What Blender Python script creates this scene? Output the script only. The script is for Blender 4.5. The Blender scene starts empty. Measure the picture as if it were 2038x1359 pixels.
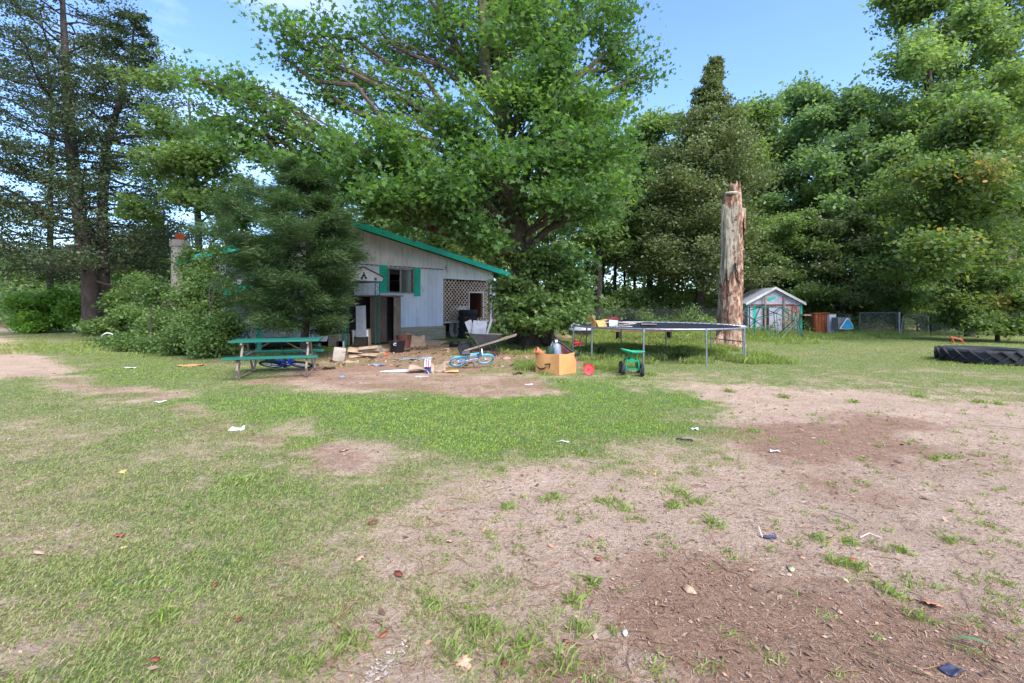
import bpy, math, random
import numpy as np
from mathutils import Vector, Matrix, Euler
R = math.radians
random.seed(7)
rng = np.random.default_rng(7)
S = bpy.context.scene
COL = S.collection
# ------------------------------------------------------------ camera, sky, sun
CAMH = 1.5; F = 960.0; HY = 605.0; CX = 1019.0       # measured on the photograph (2038 px wide)
cam = bpy.data.cameras.new('camera'); camo = bpy.data.objects.new('camera', cam); COL.objects.link(camo)
cam.sensor_width = 36; cam.lens = F/2038*36; cam.shift_y = -(679.5-HY)/2038
cam.clip_start = 0.05; cam.clip_end = 2000
camo.location = (0, 0, CAMH); camo.rotation_euler = (R(90), 0, 0)
S.camera = camo
SUN_EL, SUN_AZ = R(48), R(150)        # azimuth measured clockwise from +Y (the view direction)
W = bpy.data.worlds.new('World'); S.world = W; W.use_nodes = True
nt = W.node_tree; nt.nodes.clear()
out = nt.nodes.new('ShaderNodeOutputWorld'); bg = nt.nodes.new('ShaderNodeBackground')
sky = nt.nodes.new('ShaderNodeTexSky'); sky.sky_type = 'NISHITA'; sky.sun_disc = False
sky.sun_elevation = SUN_EL; sky.sun_rotation = SUN_AZ; sky.air_density = 1.0; sky.dust_density = 1.0; sky.ozone_density = 2.2
tc = nt.nodes.new('ShaderNodeTexCoord')
mp = nt.nodes.new('ShaderNodeMapping'); mp.inputs['Scale'].default_value = (1, 1, 3.2)
nz = nt.nodes.new('ShaderNodeTexNoise'); nz.inputs['Scale'].default_value = 2.6; nz.inputs['Detail'].default_value = 7; nz.inputs['Roughness'].default_value = .6
rp = nt.nodes.new('ShaderNodeValToRGB'); rp.color_ramp.elements[0].position = .40; rp.color_ramp.elements[1].position = .62
rp.color_ramp.elements[1].color = (.24, .24, .24, 1)
mx = nt.nodes.new('ShaderNodeMixRGB'); mx.inputs[2].default_value = (5.4, 5.7, 6.4, 1)
nt.links.new(tc.outputs['Generated'], mp.inputs[0]); nt.links.new(mp.outputs[0], nz.inputs['Vector'])
nt.links.new(nz.outputs[0], rp.inputs[0])
dt = nt.nodes.new('ShaderNodeVectorMath'); dt.operation = 'DOT_PRODUCT'; dt.inputs[1].default_value = tuple(Vector(((470-CX)/F, 1, (HY-70)/F)).normalized())
nt.links.new(tc.outputs['Generated'], dt.inputs[0])
fr = nt.nodes.new('ShaderNodeMapRange'); fr.inputs[1].default_value = .965; fr.inputs[2].default_value = .998; fr.inputs[3].default_value = .03; nt.links.new(dt.outputs['Value'], fr.inputs[0])
mm = nt.nodes.new('ShaderNodeMath'); mm.operation = 'MULTIPLY'; nt.links.new(rp.outputs[0], mm.inputs[0]); nt.links.new(fr.outputs[0], mm.inputs[1]); nt.links.new(mm.outputs[0], mx.inputs[0])
tn = nt.nodes.new('ShaderNodeMixRGB'); tn.blend_type = 'MULTIPLY'; tn.inputs[0].default_value = 1; tn.inputs[2].default_value = (.60, .70, .87, 1)
nt.links.new(sky.outputs[0], tn.inputs[1]); nt.links.new(tn.outputs[0], mx.inputs[1]); nt.links.new(mx.outputs[0], bg.inputs[0]); nt.links.new(bg.outputs[0], out.inputs[0])
bg.inputs[1].default_value = 0.15
sd = bpy.data.lights.new('sun', 'SUN'); sd.energy = 2.15; sd.angle = R(42); sd.color = (1, .94, .84)
so = bpy.data.objects.new('sun', sd); COL.objects.link(so)
_d = Vector((math.sin(SUN_AZ)*math.cos(SUN_EL), math.cos(SUN_AZ)*math.cos(SUN_EL), math.sin(SUN_EL)))
so.rotation_euler = _d.to_track_quat('Z', 'Y').to_euler(); so.location = (0, 0, 40)
S.view_settings.view_transform = 'Standard'; S.view_settings.look = 'None'
S.view_settings.exposure = 1.72; S.view_settings.gamma = 1
S.cycles.max_bounces = 9; S.cycles.diffuse_bounces = 5; S.cycles.transmission_bounces = 5; S.cycles.transparent_max_bounces = 8

# ------------------------------------------------------------ helpers
def P(px, py, Y): return Vector(((px-CX)/F*Y, Y, CAMH-(py-HY)/F*Y))
def G(px, py):
    Y = CAMH*F/(py-HY); return Vector(((px-CX)/F*Y, Y, 0))
def tag(o, label=None, cat=None, group=None, kind=None):
    if label: o['label'] = label
    if cat: o['category'] = cat
    if group: o['group'] = group
    if kind: o['kind'] = kind
    return o
def thing(name, label, cat, loc=(0, 0, 0), rz=0, group=None, rot=None):
    o = bpy.data.objects.new(name, None); COL.objects.link(o); o.empty_display_size = .2
    o.location = loc; o.rotation_euler = rot if rot else (0, 0, rz)
    return tag(o, label, cat, group)
def copy_tree(o, parent=None):
    c = o.copy(); COL.objects.link(c); c.parent = parent
    for ch in o.children: copy_tree(ch, c)
    return c
def lin(r, g, b):
    f = lambda v: (v/255/12.92) if v/255 <= .04045 else ((v/255+.055)/1.055)**2.4
    return (f(r), f(g), f(b), 1)

class MB:
    def __init__(s): s.v = []; s.f = []
    def add(s, vs, fs, M=None):
        b = len(s.v)
        for p in vs:
            p = Vector(p); s.v.append(tuple(M @ p if M else p))
        for f in fs: s.f.append(tuple(i+b for i in f))
        return s
    def box(s, c, d, rot=(0, 0, 0), M=None):
        x, y, z = d[0]/2, d[1]/2, d[2]/2
        m = Matrix.Translation(c) @ Euler(rot).to_matrix().to_4x4()
        if M: m = M @ m
        vs = [(-x,-y,-z),(x,-y,-z),(x,y,-z),(-x,y,-z),(-x,-y,z),(x,-y,z),(x,y,z),(-x,y,z)]
        return s.add(vs, [(3,2,1,0),(4,5,6,7),(0,1,5,4),(1,2,6,5),(2,3,7,6),(3,0,4,7)], m)
    def tube(s, pts, r, n=8, closed=False, cap=True):
        pts = [Vector(p) for p in pts]; m = len(pts)
        rs = r if hasattr(r, '__len__') else [r]*m
        b = len(s.v); up = None
        for i, p in enumerate(pts):
            if closed: t = pts[(i+1) % m]-pts[i-1]
            else: t = pts[min(i+1, m-1)]-pts[max(i-1, 0)]
            t = t.normalized() if t.length > 1e-9 else Vector((0, 0, 1))
            if up is None:
                up = t.orthogonal().normalized()
            up = up-t*up.dot(t)
            up = up.normalized() if up.length > 1e-6 else t.orthogonal().normalized()
            w = t.cross(up)
            for k in range(n):
                a = 2*math.pi*k/n
                s.v.append(tuple(p+(up*math.cos(a)+w*math.sin(a))*rs[i]))
        for i in range(m if closed else m-1):
            for k in range(n):
                j = (i+1) % m
                s.f.append((b+i*n+k, b+i*n+(k+1) % n, b+j*n+(k+1) % n, b+j*n+k))
        if cap and not closed:
            s.f.append(tuple(b+k for k in range(n-1, -1, -1))); s.f.append(tuple(b+(m-1)*n+k for k in range(n)))
        return s
    def lathe(s, prof, n=24, M=None, closed=False):
        vs = []; fs = []; m = len(prof)
        for r_, z in prof:
            for k in range(n):
                a = 2*math.pi*k/n; vs.append((r_*math.cos(a), r_*math.sin(a), z))
        for i in range(m if closed else m-1):
            j = (i+1) % m
            for k in range(n): fs.append((i*n+k, i*n+(k+1) % n, j*n+(k+1) % n, j*n+k))
        return s.add(vs, fs, M)
    def prism(s, poly, t, M=None):     # poly in local XY, extruded z 0..t
        n = len(poly); vs = [(p[0], p[1], 0) for p in poly]+[(p[0], p[1], t) for p in poly]
        fs = [tuple(range(n-1, -1, -1)), tuple(range(n, 2*n))]+[(i, (i+1) % n, (i+1) % n+n, i+n) for i in range(n)]
        return s.add(vs, fs, M)
    def build(s, name, mat, parent=None, bevel=0, org=None, smooth=True, ang=38):
        me = bpy.data.meshes.new(name)
        vs = s.v if org is None else [(a-org[0], b-org[1], c-org[2]) for a, b, c in s.v]
        me.from_pydata(vs, [], s.f); me.materials.append(mat)
        o = bpy.data.objects.new(name, me); COL.objects.link(o)
        if smooth:
            me.polygons.foreach_set('use_smooth', [True]*len(me.polygons)); me.set_sharp_from_angle(angle=R(ang))
        if parent: o.parent = parent
        if bevel:
            b = o.modifiers.new('bevel', 'BEVEL'); b.width = bevel; b.segments = 2; b.limit_method = 'ANGLE'; b.angle_limit = R(40)
        return o
XZ = Matrix.Rotation(R(90), 4, 'X')     # local (x,y,z) -> (x,-z,y): polygon drawn in the XZ plane, thickness towards -Y

def np_mesh(name, V, k, mat, parent=None, attrs=None, org=None):
    """V: (n*k,3) vertices, every k consecutive ones form one face"""
    V = np.asarray(V, dtype=np.float32)
    if org is not None: V = V-np.asarray(org, dtype=np.float32)
    n = len(V); nf = n//k
    me = bpy.data.meshes.new(name); me.vertices.add(n); me.vertices.foreach_set('co', V.ravel())
    me.loops.add(n); me.loops.foreach_set('vertex_index', np.arange(n, dtype=np.int32))
    me.polygons.add(nf); me.polygons.foreach_set('loop_start', np.arange(0, n, k, dtype=np.int32))
    me.update(calc_edges=True)
    for an, av in (attrs or {}).items():
        a = me.attributes.new(an, 'FLOAT', 'POINT'); a.data.foreach_set('value', np.asarray(av, dtype=np.float32))
    me.materials.append(mat)
    o = bpy.data.objects.new(name, me); COL.objects.link(o)
    if parent: o.parent = parent
    return o

# ---- numpy value noise
def _h(i, j, s):
    n = (i.astype(np.int64)*374761393+j.astype(np.int64)*668265263+s*974634777) & 0x7fffffff
    n = ((n ^ (n >> 13))*1274126177) & 0x7fffffff
    return ((n ^ (n >> 16)) & 0xffff)/65535.0
def vnoise(x, y, s=0):
    x = np.asarray(x, float); y = np.asarray(y, float)
    i = np.floor(x); j = np.floor(y); u = x-i; v = y-j; u = u*u*(3-2*u); v = v*v*(3-2*v)
    return (_h(i, j, s)*(1-u)+_h(i+1, j, s)*u)*(1-v)+(_h(i, j+1, s)*(1-u)+_h(i+1, j+1, s)*u)*v
def fbm(x, y, s=0, o=4):
    t = 0; a = .5; n = 0
    for k in range(o): t = t+a*vnoise(x*2**k, y*2**k, s+k*17); n += a; a *= .5
    return t/n
def sstep(a, b, x):
    t = np.clip((x-a)/(b-a), 0, 1); return t*t*(3-2*t)

# ------------------------------------------------------------ materials
def mat(name, c1, c2=None, rough=.7, metal=0, scale=6, lo=.35, hi=.65, bump=0, bscale=30, stretch=(1, 1, 1), c3=None, scale3=1.5, lo3=.5, hi3=.6, spec=.4, detail=6):
    m = bpy.data.materials.new(name); m.use_nodes = True; t = m.node_tree; b = t.nodes['Principled BSDF']
    c1 = tuple(c1)+(1,) if len(c1) == 3 else c1
    if c2 is None: c2 = tuple(min(1, v*.72) for v in c1[:3])+(1,)
    c2 = tuple(c2)+(1,) if len(c2) == 3 else c2
    tcn = t.nodes.new('ShaderNodeTexCoord'); mpn = t.nodes.new('ShaderNodeMapping'); mpn.inputs['Scale'].default_value = stretch
    t.links.new(tcn.outputs['Object'], mpn.inputs[0])
    def nzr(sc, a, bb):
        n = t.nodes.new('ShaderNodeTexNoise'); n.inputs['Scale'].default_value = sc; n.inputs['Detail'].default_value = detail; n.inputs['Roughness'].default_value = .62
        t.links.new(mpn.outputs[0], n.inputs['Vector'])
        r = t.nodes.new('ShaderNodeMapRange'); r.inputs[1].default_value = a; r.inputs[2].default_value = bb
        t.links.new(n.outputs[0], r.inputs[0]); return r
    r1 = nzr(scale, lo, hi)
    mixn = t.nodes.new('ShaderNodeMixRGB'); mixn.inputs[1].default_value = c1; mixn.inputs[2].default_value = c2
    t.links.new(r1.outputs[0], mixn.inputs[0]); last = mixn
    if c3 is not None:
        c3 = tuple(c3)+(1,) if len(c3) == 3 else c3
        r3 = nzr(scale3, lo3, hi3); m3 = t.nodes.new('ShaderNodeMixRGB'); m3.inputs[2].default_value = c3
        t.links.new(r3.outputs[0], m3.inputs[0]); t.links.new(last.outputs[0], m3.inputs[1]); last = m3
    t.links.new(last.outputs[0], b.inputs['Base Color'])
    b.inputs['Roughness'].default_value = rough; b.inputs['Metallic'].default_value = metal
    b.inputs['Specular IOR Level'].default_value = spec
    if bump:
        n = t.nodes.new('ShaderNodeTexNoise'); n.inputs['Scale'].default_value = bscale; n.inputs['Detail'].default_value = 5
        t.links.new(mpn.outputs[0], n.inputs['Vector'])
        bp = t.nodes.new('ShaderNodeBump'); bp.inputs['Strength'].default_value = bump; bp.inputs['Distance'].default_value = .02
        t.links.new(n.outputs[0], bp.inputs['Height']); t.links.new(bp.outputs[0], b.inputs['Normal'])
    return m
def leafmat(name, stops, trans=.35, rough=.5, tcol=1.6):
    m = bpy.data.materials.new(name); m.use_nodes = True; t = m.node_tree; b = t.nodes['Principled BSDF']; o = t.nodes['Material Output']
    a = t.nodes.new('ShaderNodeAttribute'); a.attribute_name = 'tint'
    r = t.nodes.new('ShaderNodeValToRGB'); e = r.color_ramp.elements
    while len(e) < len(stops): e.new(.5)
    for i, (p, c) in enumerate(stops): e[i].position = p; e[i].color = tuple(c)+(1,)
    t.links.new(a.outputs['Fac'], r.inputs[0]); t.links.new(r.outputs[0], b.inputs['Base Color'])
    b.inputs['Roughness'].default_value = rough; b.inputs['Specular IOR Level'].default_value = .35
    tr = t.nodes.new('ShaderNodeBsdfTranslucent'); mu = t.nodes.new('ShaderNodeMixRGB'); mu.blend_type = 'MULTIPLY'; mu.inputs[0].default_value = 1
    mu.inputs[2].default_value = (tcol*1.05, tcol*1.1, tcol*.5, 1)
    t.links.new(r.outputs[0], mu.inputs[1]); t.links.new(mu.outputs[0], tr.inputs[0])
    ms = t.nodes.new('ShaderNodeMixShader'); ms.inputs[0].default_value = trans
    t.links.new(b.outputs[0], ms.inputs[1]); t.links.new(tr.outputs[0], ms.inputs[2]); t.links.new(ms.outputs[0], o.inputs[0])
    return m

TEAL = mat('teal_paint', lin(34, 190, 158), lin(34, 166, 142), rough=.55, scale=4, c3=lin(20, 110, 95), scale3=12, lo3=.62, hi3=.75)
GREENP = mat('green_table_paint', lin(24, 106, 88), lin(20, 88, 76), rough=.5, scale=9, stretch=(.3, 3, 3), c3=lin(70, 110, 95), scale3=20, lo3=.6, hi3=.8)
WHITEW = mat('white_siding', lin(222, 224, 234), lin(200, 203, 214), rough=.6, scale=1.2, stretch=(1, 1, .35), c3=lin(150, 146, 135), scale3=3, lo3=.58, hi3=.8)
CREAMW = mat('cream_siding', lin(222, 220, 218), lin(202, 200, 198), rough=.65, scale=2.5, stretch=(1, 1, .3), c3=lin(125, 118, 104), scale3=5, lo3=.58, hi3=.78)
BEIGE = mat('beige_skirting', lin(176, 162, 138), lin(140, 126, 104), rough=.65, scale=4, stretch=(.4, 1, 2))
DARKIN = mat('dark_wood', lin(52, 42, 36), lin(30, 26, 24), rough=.8, scale=5)
REDBR = mat('red_brown_boards', lin(138, 84, 70), lin(88, 56, 48), rough=.8, scale=6, stretch=(4, 4, .6))
SHING = mat('shingles', lin(92, 84, 80), lin(66, 60, 58), rough=.9, scale=25, bump=.5)
WTRIM = mat('white_trim', lin(205, 203, 196), lin(176, 172, 162), rough=.5, scale=6)
BROWNCAB = mat('brown_cabinet', lin(96, 78, 66), lin(70, 56, 48), rough=.6, scale=3, stretch=(2, 2, .4))
TANTOP = mat('tan_laminate', lin(150, 128, 108), lin(120, 102, 88), rough=.5, scale=4)
CARD = mat('cardboard', lin(205, 150, 92), lin(186, 132, 78), rough=.85, scale=3, c3=lin(140, 98, 60), scale3=2.2, lo3=.56, hi3=.8, bump=.15, bscale=25)
CARDP = mat('weathered_cardboard', lin(170, 146, 122), lin(140, 116, 94), rough=.9, scale=5, bump=.2)
RUBBER = mat('tyre_rubber', lin(42, 42, 44), lin(28, 28, 30), rough=.75, scale=10, c3=lin(84, 80, 76), scale3=5, lo3=.56, hi3=.8)
GALV = mat('galvanised_steel', lin(150, 154, 158), lin(118, 122, 126), rough=.42, metal=.6, scale=14, c3=lin(120, 96, 78), scale3=9, lo3=.62, hi3=.72)
DKSTEEL = mat('dark_steel', lin(54, 58, 60), lin(36, 38, 40), rough=.5, metal=.4, scale=14)
BLACKM = mat('trampoline_fabric', lin(44, 46, 56), lin(34, 36, 44), spec=.1, rough=.9, scale=3, c3=lin(90, 90, 92), scale3=16, lo3=.68, hi3=.76)
RUST = mat('rusty_sheet', lin(158, 84, 44), lin(112, 58, 34), rough=.85, metal=0, scale=4, stretch=(2, 2, .5), c3=lin(190, 130, 90), scale3=7, lo3=.58, hi3=.7, bump=.3)
RUSTW = mat('rust_streaked_white', lin(178, 170, 162), lin(150, 140, 130), rough=.7, scale=4, stretch=(3.4, 3.4, .5), c3=lin(150, 82, 46), scale3=2.6, lo3=.5, hi3=.58)
PINKW = mat('pale_shed_paint', lin(186, 180, 190), lin(158, 152, 162), rough=.75, scale=7, c3=lin(140, 132, 136), scale3=14, lo3=.58, hi3=.7)
GRNTUBE = mat('green_tube', lin(32, 110, 96), lin(30, 80, 74), rough=.5, metal=.1, scale=8, c3=lin(120, 96, 84), scale3=6, lo3=.55, hi3=.62)
GRNCART = mat('green_enamel', lin(26, 140, 92), lin(20, 112, 76), rough=.35, scale=8)
REDP = mat('red_plastic', lin(214, 44, 48), lin(190, 34, 40), rough=.35, scale=6)
PINKP = mat('pale_red_plastic', lin(232, 128, 124), lin(220, 100, 98), rough=.4, scale=6)
ORANGE = mat('orange_paint', lin(206, 92, 60), lin(170, 70, 46), rough=.6, scale=8)
CLAY = mat('clay_flue', lin(190, 84, 48), lin(160, 66, 38), rough=.8, scale=8)
CONCR = mat('render_chimney', lin(176, 164, 150), lin(146, 134, 122), rough=.9, scale=4, bump=.3)
WPLAS = mat('white_plastic', lin(225, 226, 228), lin(200, 200, 204), rough=.4, scale=6)
BLUEB = mat('blue_bike_paint', lin(32, 70, 190), lin(26, 56, 160), rough=.35, scale=8)
CYANB = mat('light_blue_bike_paint', lin(90, 190, 225), lin(60, 150, 200), rough=.35, scale=8)
BLUEJ = mat('blue_print', lin(40, 110, 190), lin(30, 90, 165), rough=.6, scale=8)
BLACKP = mat('black_plastic', lin(34, 35, 40), lin(24, 24, 28), rough=.4, scale=8)
GREYP = mat('grey_plastic', lin(140, 144, 160), lin(110, 112, 126), rough=.4, scale=8)
INK = mat('black_ink', lin(30, 26, 28), lin(38, 32, 32), rough=.7)
WOODG = mat('weathered_wood', lin(150, 132, 114), lin(112, 98, 86), rough=.85, scale=6, stretch=(1, 1, .25), bump=.2)
BARK = mat('maple_bark', lin(98, 82, 70), lin(62, 52, 46), rough=.95, scale=9, stretch=(1, 1, .3), bump=.9, bscale=14)
BARKD = mat('dark_bark', lin(78, 66, 60), lin(48, 42, 40), rough=.95, scale=9, stretch=(1, 1, .3), bump=.8, bscale=14)
GLASS = bpy.data.materials.new('window_glass'); GLASS.use_nodes = True
_b = GLASS.node_tree.nodes['Principled BSDF']; _b.inputs['Base Color'].default_value = (.09, .1, .09, 1); _b.inputs['Roughness'].default_value = .08; _b.inputs['Alpha'].default_value = .82

LF_MAPLE = leafmat('maple_leaves', [(0, (.048, .100, .034)), (.45, (.088, .170, .048)), (.8, (.14, .235, .060)), (1, (.25, .33, .08))], trans=.5)
LF_DARK = leafmat('dark_conifer_foliage', [(0, (.034, .050, .030)), (.6, (.060, .088, .040)), (1, (.11, .145, .055))], trans=.3)
LF_PINE = leafmat('pine_needles', [(0, (.034, .066, .026)), (.6, (.062, .110, .038)), (1, (.12, .18, .055))], trans=.3)
LF_MID = leafmat('woodland_leaves', [(0, (.090, .142, .058)), (.5, (.158, .235, .085)), (1, (.26, .335, .125))], trans=.48)
LF_PALE = leafmat('pale_green_leaves', [(0, (.10, .16, .072)), (.5, (.165, .25, .11)), (1, (.25, .35, .165))], trans=.48)
LF_BROWN = leafmat('cedar_foliage', [(0, (.085, .108, .048)), (.5, (.135, .172, .068)), (1, (.205, .228, .10))], trans=.3)
LF_OAK = leafmat('yellowing_leaves', [(0, (.062, .110, .036)), (.5, (.105, .165, .046)), (.78, (.19, .22, .06)), (.88, (.40, .25, .08)), (1, (.50, .28, .10))], trans=.42)
LF_SHRUB = leafmat('shrub_leaves', [(0, (.058, .098, .034)), (.5, (.108, .172, .052)), (1, (.20, .275, .085))], trans=.42)
LF_LIME = leafmat('lime_hedge_leaves', [(0, (.080, .16, .026)), (.5, (.14, .26, .036)), (1, (.25, .37, .05))], trans=.35)
LF_GRASS = leafmat('grass_blades', [(0, (.40, .31, .19)), (.16, (.33, .29, .15)), (.34, (.26, .28, .10)), (.62, (.21, .275, .068)), (.85, (.25, .35, .052)), (1, (.33, .43, .055))], trans=.35, tcol=1.4)
LF_LITTER = leafmat('litter_chips', [(0, (.10, .06, .04)), (.4, (.24, .14, .09)), (.7, (.38, .26, .18)), (.93, (.36, .18, .10)), (1, (.46, .39, .31))], trans=.0)

# ------------------------------------------------------------ ground: masks measured on the photo, laid out in metres
def zone(x, y, pts, soft, warp=.5, seed=0, wf=1.1):
    """0..1 inside a polygon whose corners are photo positions converted to ground metres"""
    q = [G(*p) for p in pts]; q = np.array([(a.x, a.y) for a in q])
    d2 = np.full(x.shape, 1e9); ins = np.zeros(x.shape, bool)
    X = x+warp*(fbm(x*wf, y*wf, seed+5)-.5)*2; Y = y+warp*(fbm(x*wf, y*wf, seed+31)-.5)*2
    n = len(q)
    for i in range(n):
        a = q[i]; b = q[(i+1) % n]; e = b-a
        t = np.clip(((X-a[0])*e[0]+(Y-a[1])*e[1])/(e@e+1e-9), 0, 1)
        d2 = np.minimum(d2, (X-a[0]-t*e[0])**2+(Y-a[1]-t*e[1])**2)
        c = ((a[1] > Y) != (b[1] > Y)) & (X < (b[0]-a[0])*(Y-a[1])/((b[1]-a[1]) if abs(b[1]-a[1]) > 1e-9 else 1e-9)+a[0])
        ins ^= c
    s = np.sqrt(d2)*np.where(ins, 1, -1)
    return sstep(-soft, soft, s)
Z_SAND = [(960,965),(1090,935),(1300,965),(1420,925),(1500,880),(1430,835),(1380,800),(1480,772),(1700,785),(2100,815),(3200,1100),(3200,1900),(1250,1900),(1200,1359),(1130,1300),(1090,1220),(1050,1140),(960,1090),(900,1020)]
Z_SAND2 = [(620,1330),(700,1270),(790,1240),(880,1270),(920,1330),(950,1500),(560,1500)]
Z_BROWN1 = [(1400,860),(1520,830),(1700,826),(1830,850),(1880,900),(1800,945),(1640,940),(1500,900)]
Z_BROWN2 = [(1180,1200),(1330,1140),(1480,1120),(1700,1180),(1850,1230),(2100,1280),(2700,1900),(1350,1900),(1330,1359),(1250,1290)]
Z_BROWN3 = [(1120,1330),(1250,1300),(1330,1500),(1100,1500)]
Z_LUSH = [(560,790),(760,800),(960,805),(1100,795),(1110,760),(1240,762),(1420,795),(1400,830),(1300,860),(1190,900),(1030,905),(850,880),(640,850),(460,800)]
Z_LUSH2 = [(150,700),(330,705),(480,735),(520,770),(900,800),(900,850),(700,860),(560,870),(380,800),(250,760)]
Z_DIRT1 = [(470,765),(620,735),(760,728),(900,742),(1060,748),(1120,768),(1100,785),(960,792),(800,782),(640,775)]
Z_YARD = [(600,740),(660,700),(760,685),(1040,690),(1180,712),(1180,724),(1060,742),(800,738)]
Z_TRACK = [(60,745),(180,748),(300,775),(400,815),(480,845),(560,860),(700,895),(760,930),(680,950),(540,880),(400,850),(280,800),(120,775)]
Z_DRIVE = [(-600,700),(-100,680),(0,668),(25,655),(55,652),(10,670),(22,690),(60,705),(125,728),(130,742),(0,752),(-600,800)]
Z_DRIVE2 = [(-400,663),(0,660),(60,648),(66,646),(40,645),(0,648),(-400,650)]
Z_LEFTB = [(-200,800),(60,845),(70,880),(-200,900)]
Z_MIDR = [(1230,765),(1400,770),(1600,775),(1750,785),(1600,800),(1400,788)]
Z_RBAND = [(1180,735),(1300,745),(1500,728),(1800,735),(2100,750),(2300,800),(2000,812),(1700,785),(1400,775),(1200,765)]
Z_YEL = [(1200,690),(1480,690),(1600,668),(1800,668),(2100,675),(2500,720),(2300,790),(2000,770),(1600,740),(1300,735)]
Z_SPOT = [(640,905),(700,895),(740,912),(700,935),(640,930)]
Z_SPOT2 = [(500,845),(600,835),(640,850),(600,872),(520,868)]
Z_BARL = [(-200,1180),(60,1230),(120,1300),(60,1400),(-200,1420)]
def masks(x, y, fine=True):
    n1 = fbm(x*2.3, y*2.3, 3, 4); n2 = fbm(x*8, y*8, 11, 3); n3 = fbm(x*.55, y*.55, 23, 3)
    cover = .96+.30*(n3-.5)
    for poly, amt, soft, w in ((Z_SAND, .86, .8, .6), (Z_SAND2, .5, .3, .2), (Z_DIRT1, .72, .5, .5), (Z_YARD, .50, .6, .5), (Z_TRACK, .62, .45, .5),
                               (Z_DRIVE, 1.1, .35, .15), (Z_DRIVE2, 1.1, .5, .1), (Z_LEFTB, .2, .4, .4), (Z_MIDR, .55, .8, .6), (Z_SPOT, .55, .25, .2), (Z_SPOT2, .4, .3, .3), (Z_BARL, .2, .4, .3)):
        cover = cover-amt*zone(x, y, poly, soft, w, seed=int(poly[0][0]) % 97)
    cover = cover+.16*zone(x, y, Z_YEL, 1.5, .8, 6)
    rb = zone(x, y, Z_RBAND, 1.0, .6, 9); cover = cover-.22*rb
    lush = zone(x, y, Z_LUSH, .95, 1.1, 2, 1.9)*(.55+.9*fbm(x*1.4, y*1.8, 99, 4)); lush2 = zone(x, y, Z_LUSH2, .8, .5, 8)*.6
    cover = cover+.42*lush+.3*lush2
    near = sstep(6.5, 2.2, y)*sstep(-.8, 1.2, x+.35*y)
    cover = cover-.15*sstep(9, 2.5, y)-.16*near
    c = np.clip(cover+.55*(n1-.5)+.65*(n2-.5), 0, 1)
    yel = zone(x, y, Z_YEL, 1.5, .8, 6)
    L = .58+.45*(n3-.5)+.35*(n1-.5)+.5*lush+.22*lush2+.02*yel-.22*sstep(.55, .1, c)-.08*sstep(8, 3, y)*(1-lush)
    soil = np.maximum.reduce([zone(x, y, Z_BROWN1, .9, .9, 4), zone(x, y, Z_BROWN2, .6, .6, 12), zone(x, y, Z_BROWN3, .2, .2, 14),
                              .6*zone(x, y, Z_DIRT1, .5, .4, 15), 1.3*zone(x, y, Z_YARD, .6, .4, 16), .8*zone(x, y, Z_SPOT, .2, .2, 18), .6*zone(x, y, Z_TRACK, .3, .3, 19)*sstep(12, 8, y)])  # yard term: dark soil, deepened further to paint in the shade there
    soil = np.clip(soil*(.40+1.35*fbm(x*1.7, y*2.6, 87, 5))+.9*np.maximum(n1-.55, 0)+.35*(n2-.5), 0, 1)
    wood = sstep(25, 33, y)                       # leaf-mould floor under the wood
    soil = np.maximum(soil, wood*.9)
    c = c*(1-.45*wood)
    return c, np.clip(L, 0, 1), soil
def hgt(x, y):
    h = .05*(fbm(x*.22, y*.22, 41, 3)-.5)+.03*(fbm(x*1.6, y*1.6, 43, 3)-.5)+.016*(fbm(x*5.5, y*5.5, 47, 3)-.5)
    return h*sstep(.3, 2, np.hypot(x, y))
def axis(dense0, dense1, st, lo, hi, g=1.09):
    a = list(np.arange(dense0, dense1, st)); d = st; v = a[-1]
    while v < hi: d *= g; v += d; a.append(v)
    d = st; v = a[0]; b = []
    while v > lo: d *= g; v -= d; b.append(v)
    return np.array(b[::-1]+a)
ax = axis(-7, 8, .065, -320, 320); ay = axis(1.2, 15, .065, -60, 420)
XX, YY = np.meshgrid(ax, ay); nx, ny = len(ax), len(ay)
cv, lv, sv = masks(XX.ravel(), YY.ravel())
me = bpy.data.meshes.new('ground'); me.vertices.add(nx*ny)
me.vertices.foreach_set('co', np.stack([XX.ravel(), YY.ravel(), hgt(XX.ravel(), YY.ravel())], 1).astype(np.float32).ravel())
ii, jj = np.meshgrid(np.arange(nx-1), np.arange(ny-1)); a0 = (jj*nx+ii).ravel()
Fq = np.stack([a0, a0+1, a0+nx+1, a0+nx], 1).astype(np.int32)
me.loops.add(Fq.size); me.loops.foreach_set('vertex_index', Fq.ravel()); me.polygons.add(len(Fq)); me.polygons.foreach_set('loop_start', np.arange(0, Fq.size, 4, dtype=np.int32))
me.update(calc_edges=True); me.polygons.foreach_set('use_smooth', [True]*len(me.polygons))
for an, av in (('cover', cv), ('lush', lv), ('soil', sv)):
    a = me.attributes.new(an, 'FLOAT', 'POINT'); a.data.foreach_set('value', av.astype(np.float32))
ground = bpy.data.objects.new('ground', me); COL.objects.link(ground); ground['kind'] = 'structure'
gm = bpy.data.materials.new('lawn_and_dirt'); gm.use_nodes = True; t = gm.node_tree; B = t.nodes['Principled BSDF']; B.inputs['Roughness'].default_value = .97; B.inputs['Specular IOR Level'].default_value = .15
def N(ty): return t.nodes.new(ty)
def att(n): a = N('ShaderNodeAttribute'); a.attribute_name = n; return a.outputs['Fac']
tco = N('ShaderNodeTexCoord').outputs['Object']
def noise(sc, det=6, ro=.6):
    n = N('ShaderNodeTexNoise'); n.inputs['Scale'].default_value = sc; n.inputs['Detail'].default_value = det; n.inputs['Roughness'].default_value = ro
    t.links.new(tco, n.inputs['Vector']); return n.outputs[0]
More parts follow.
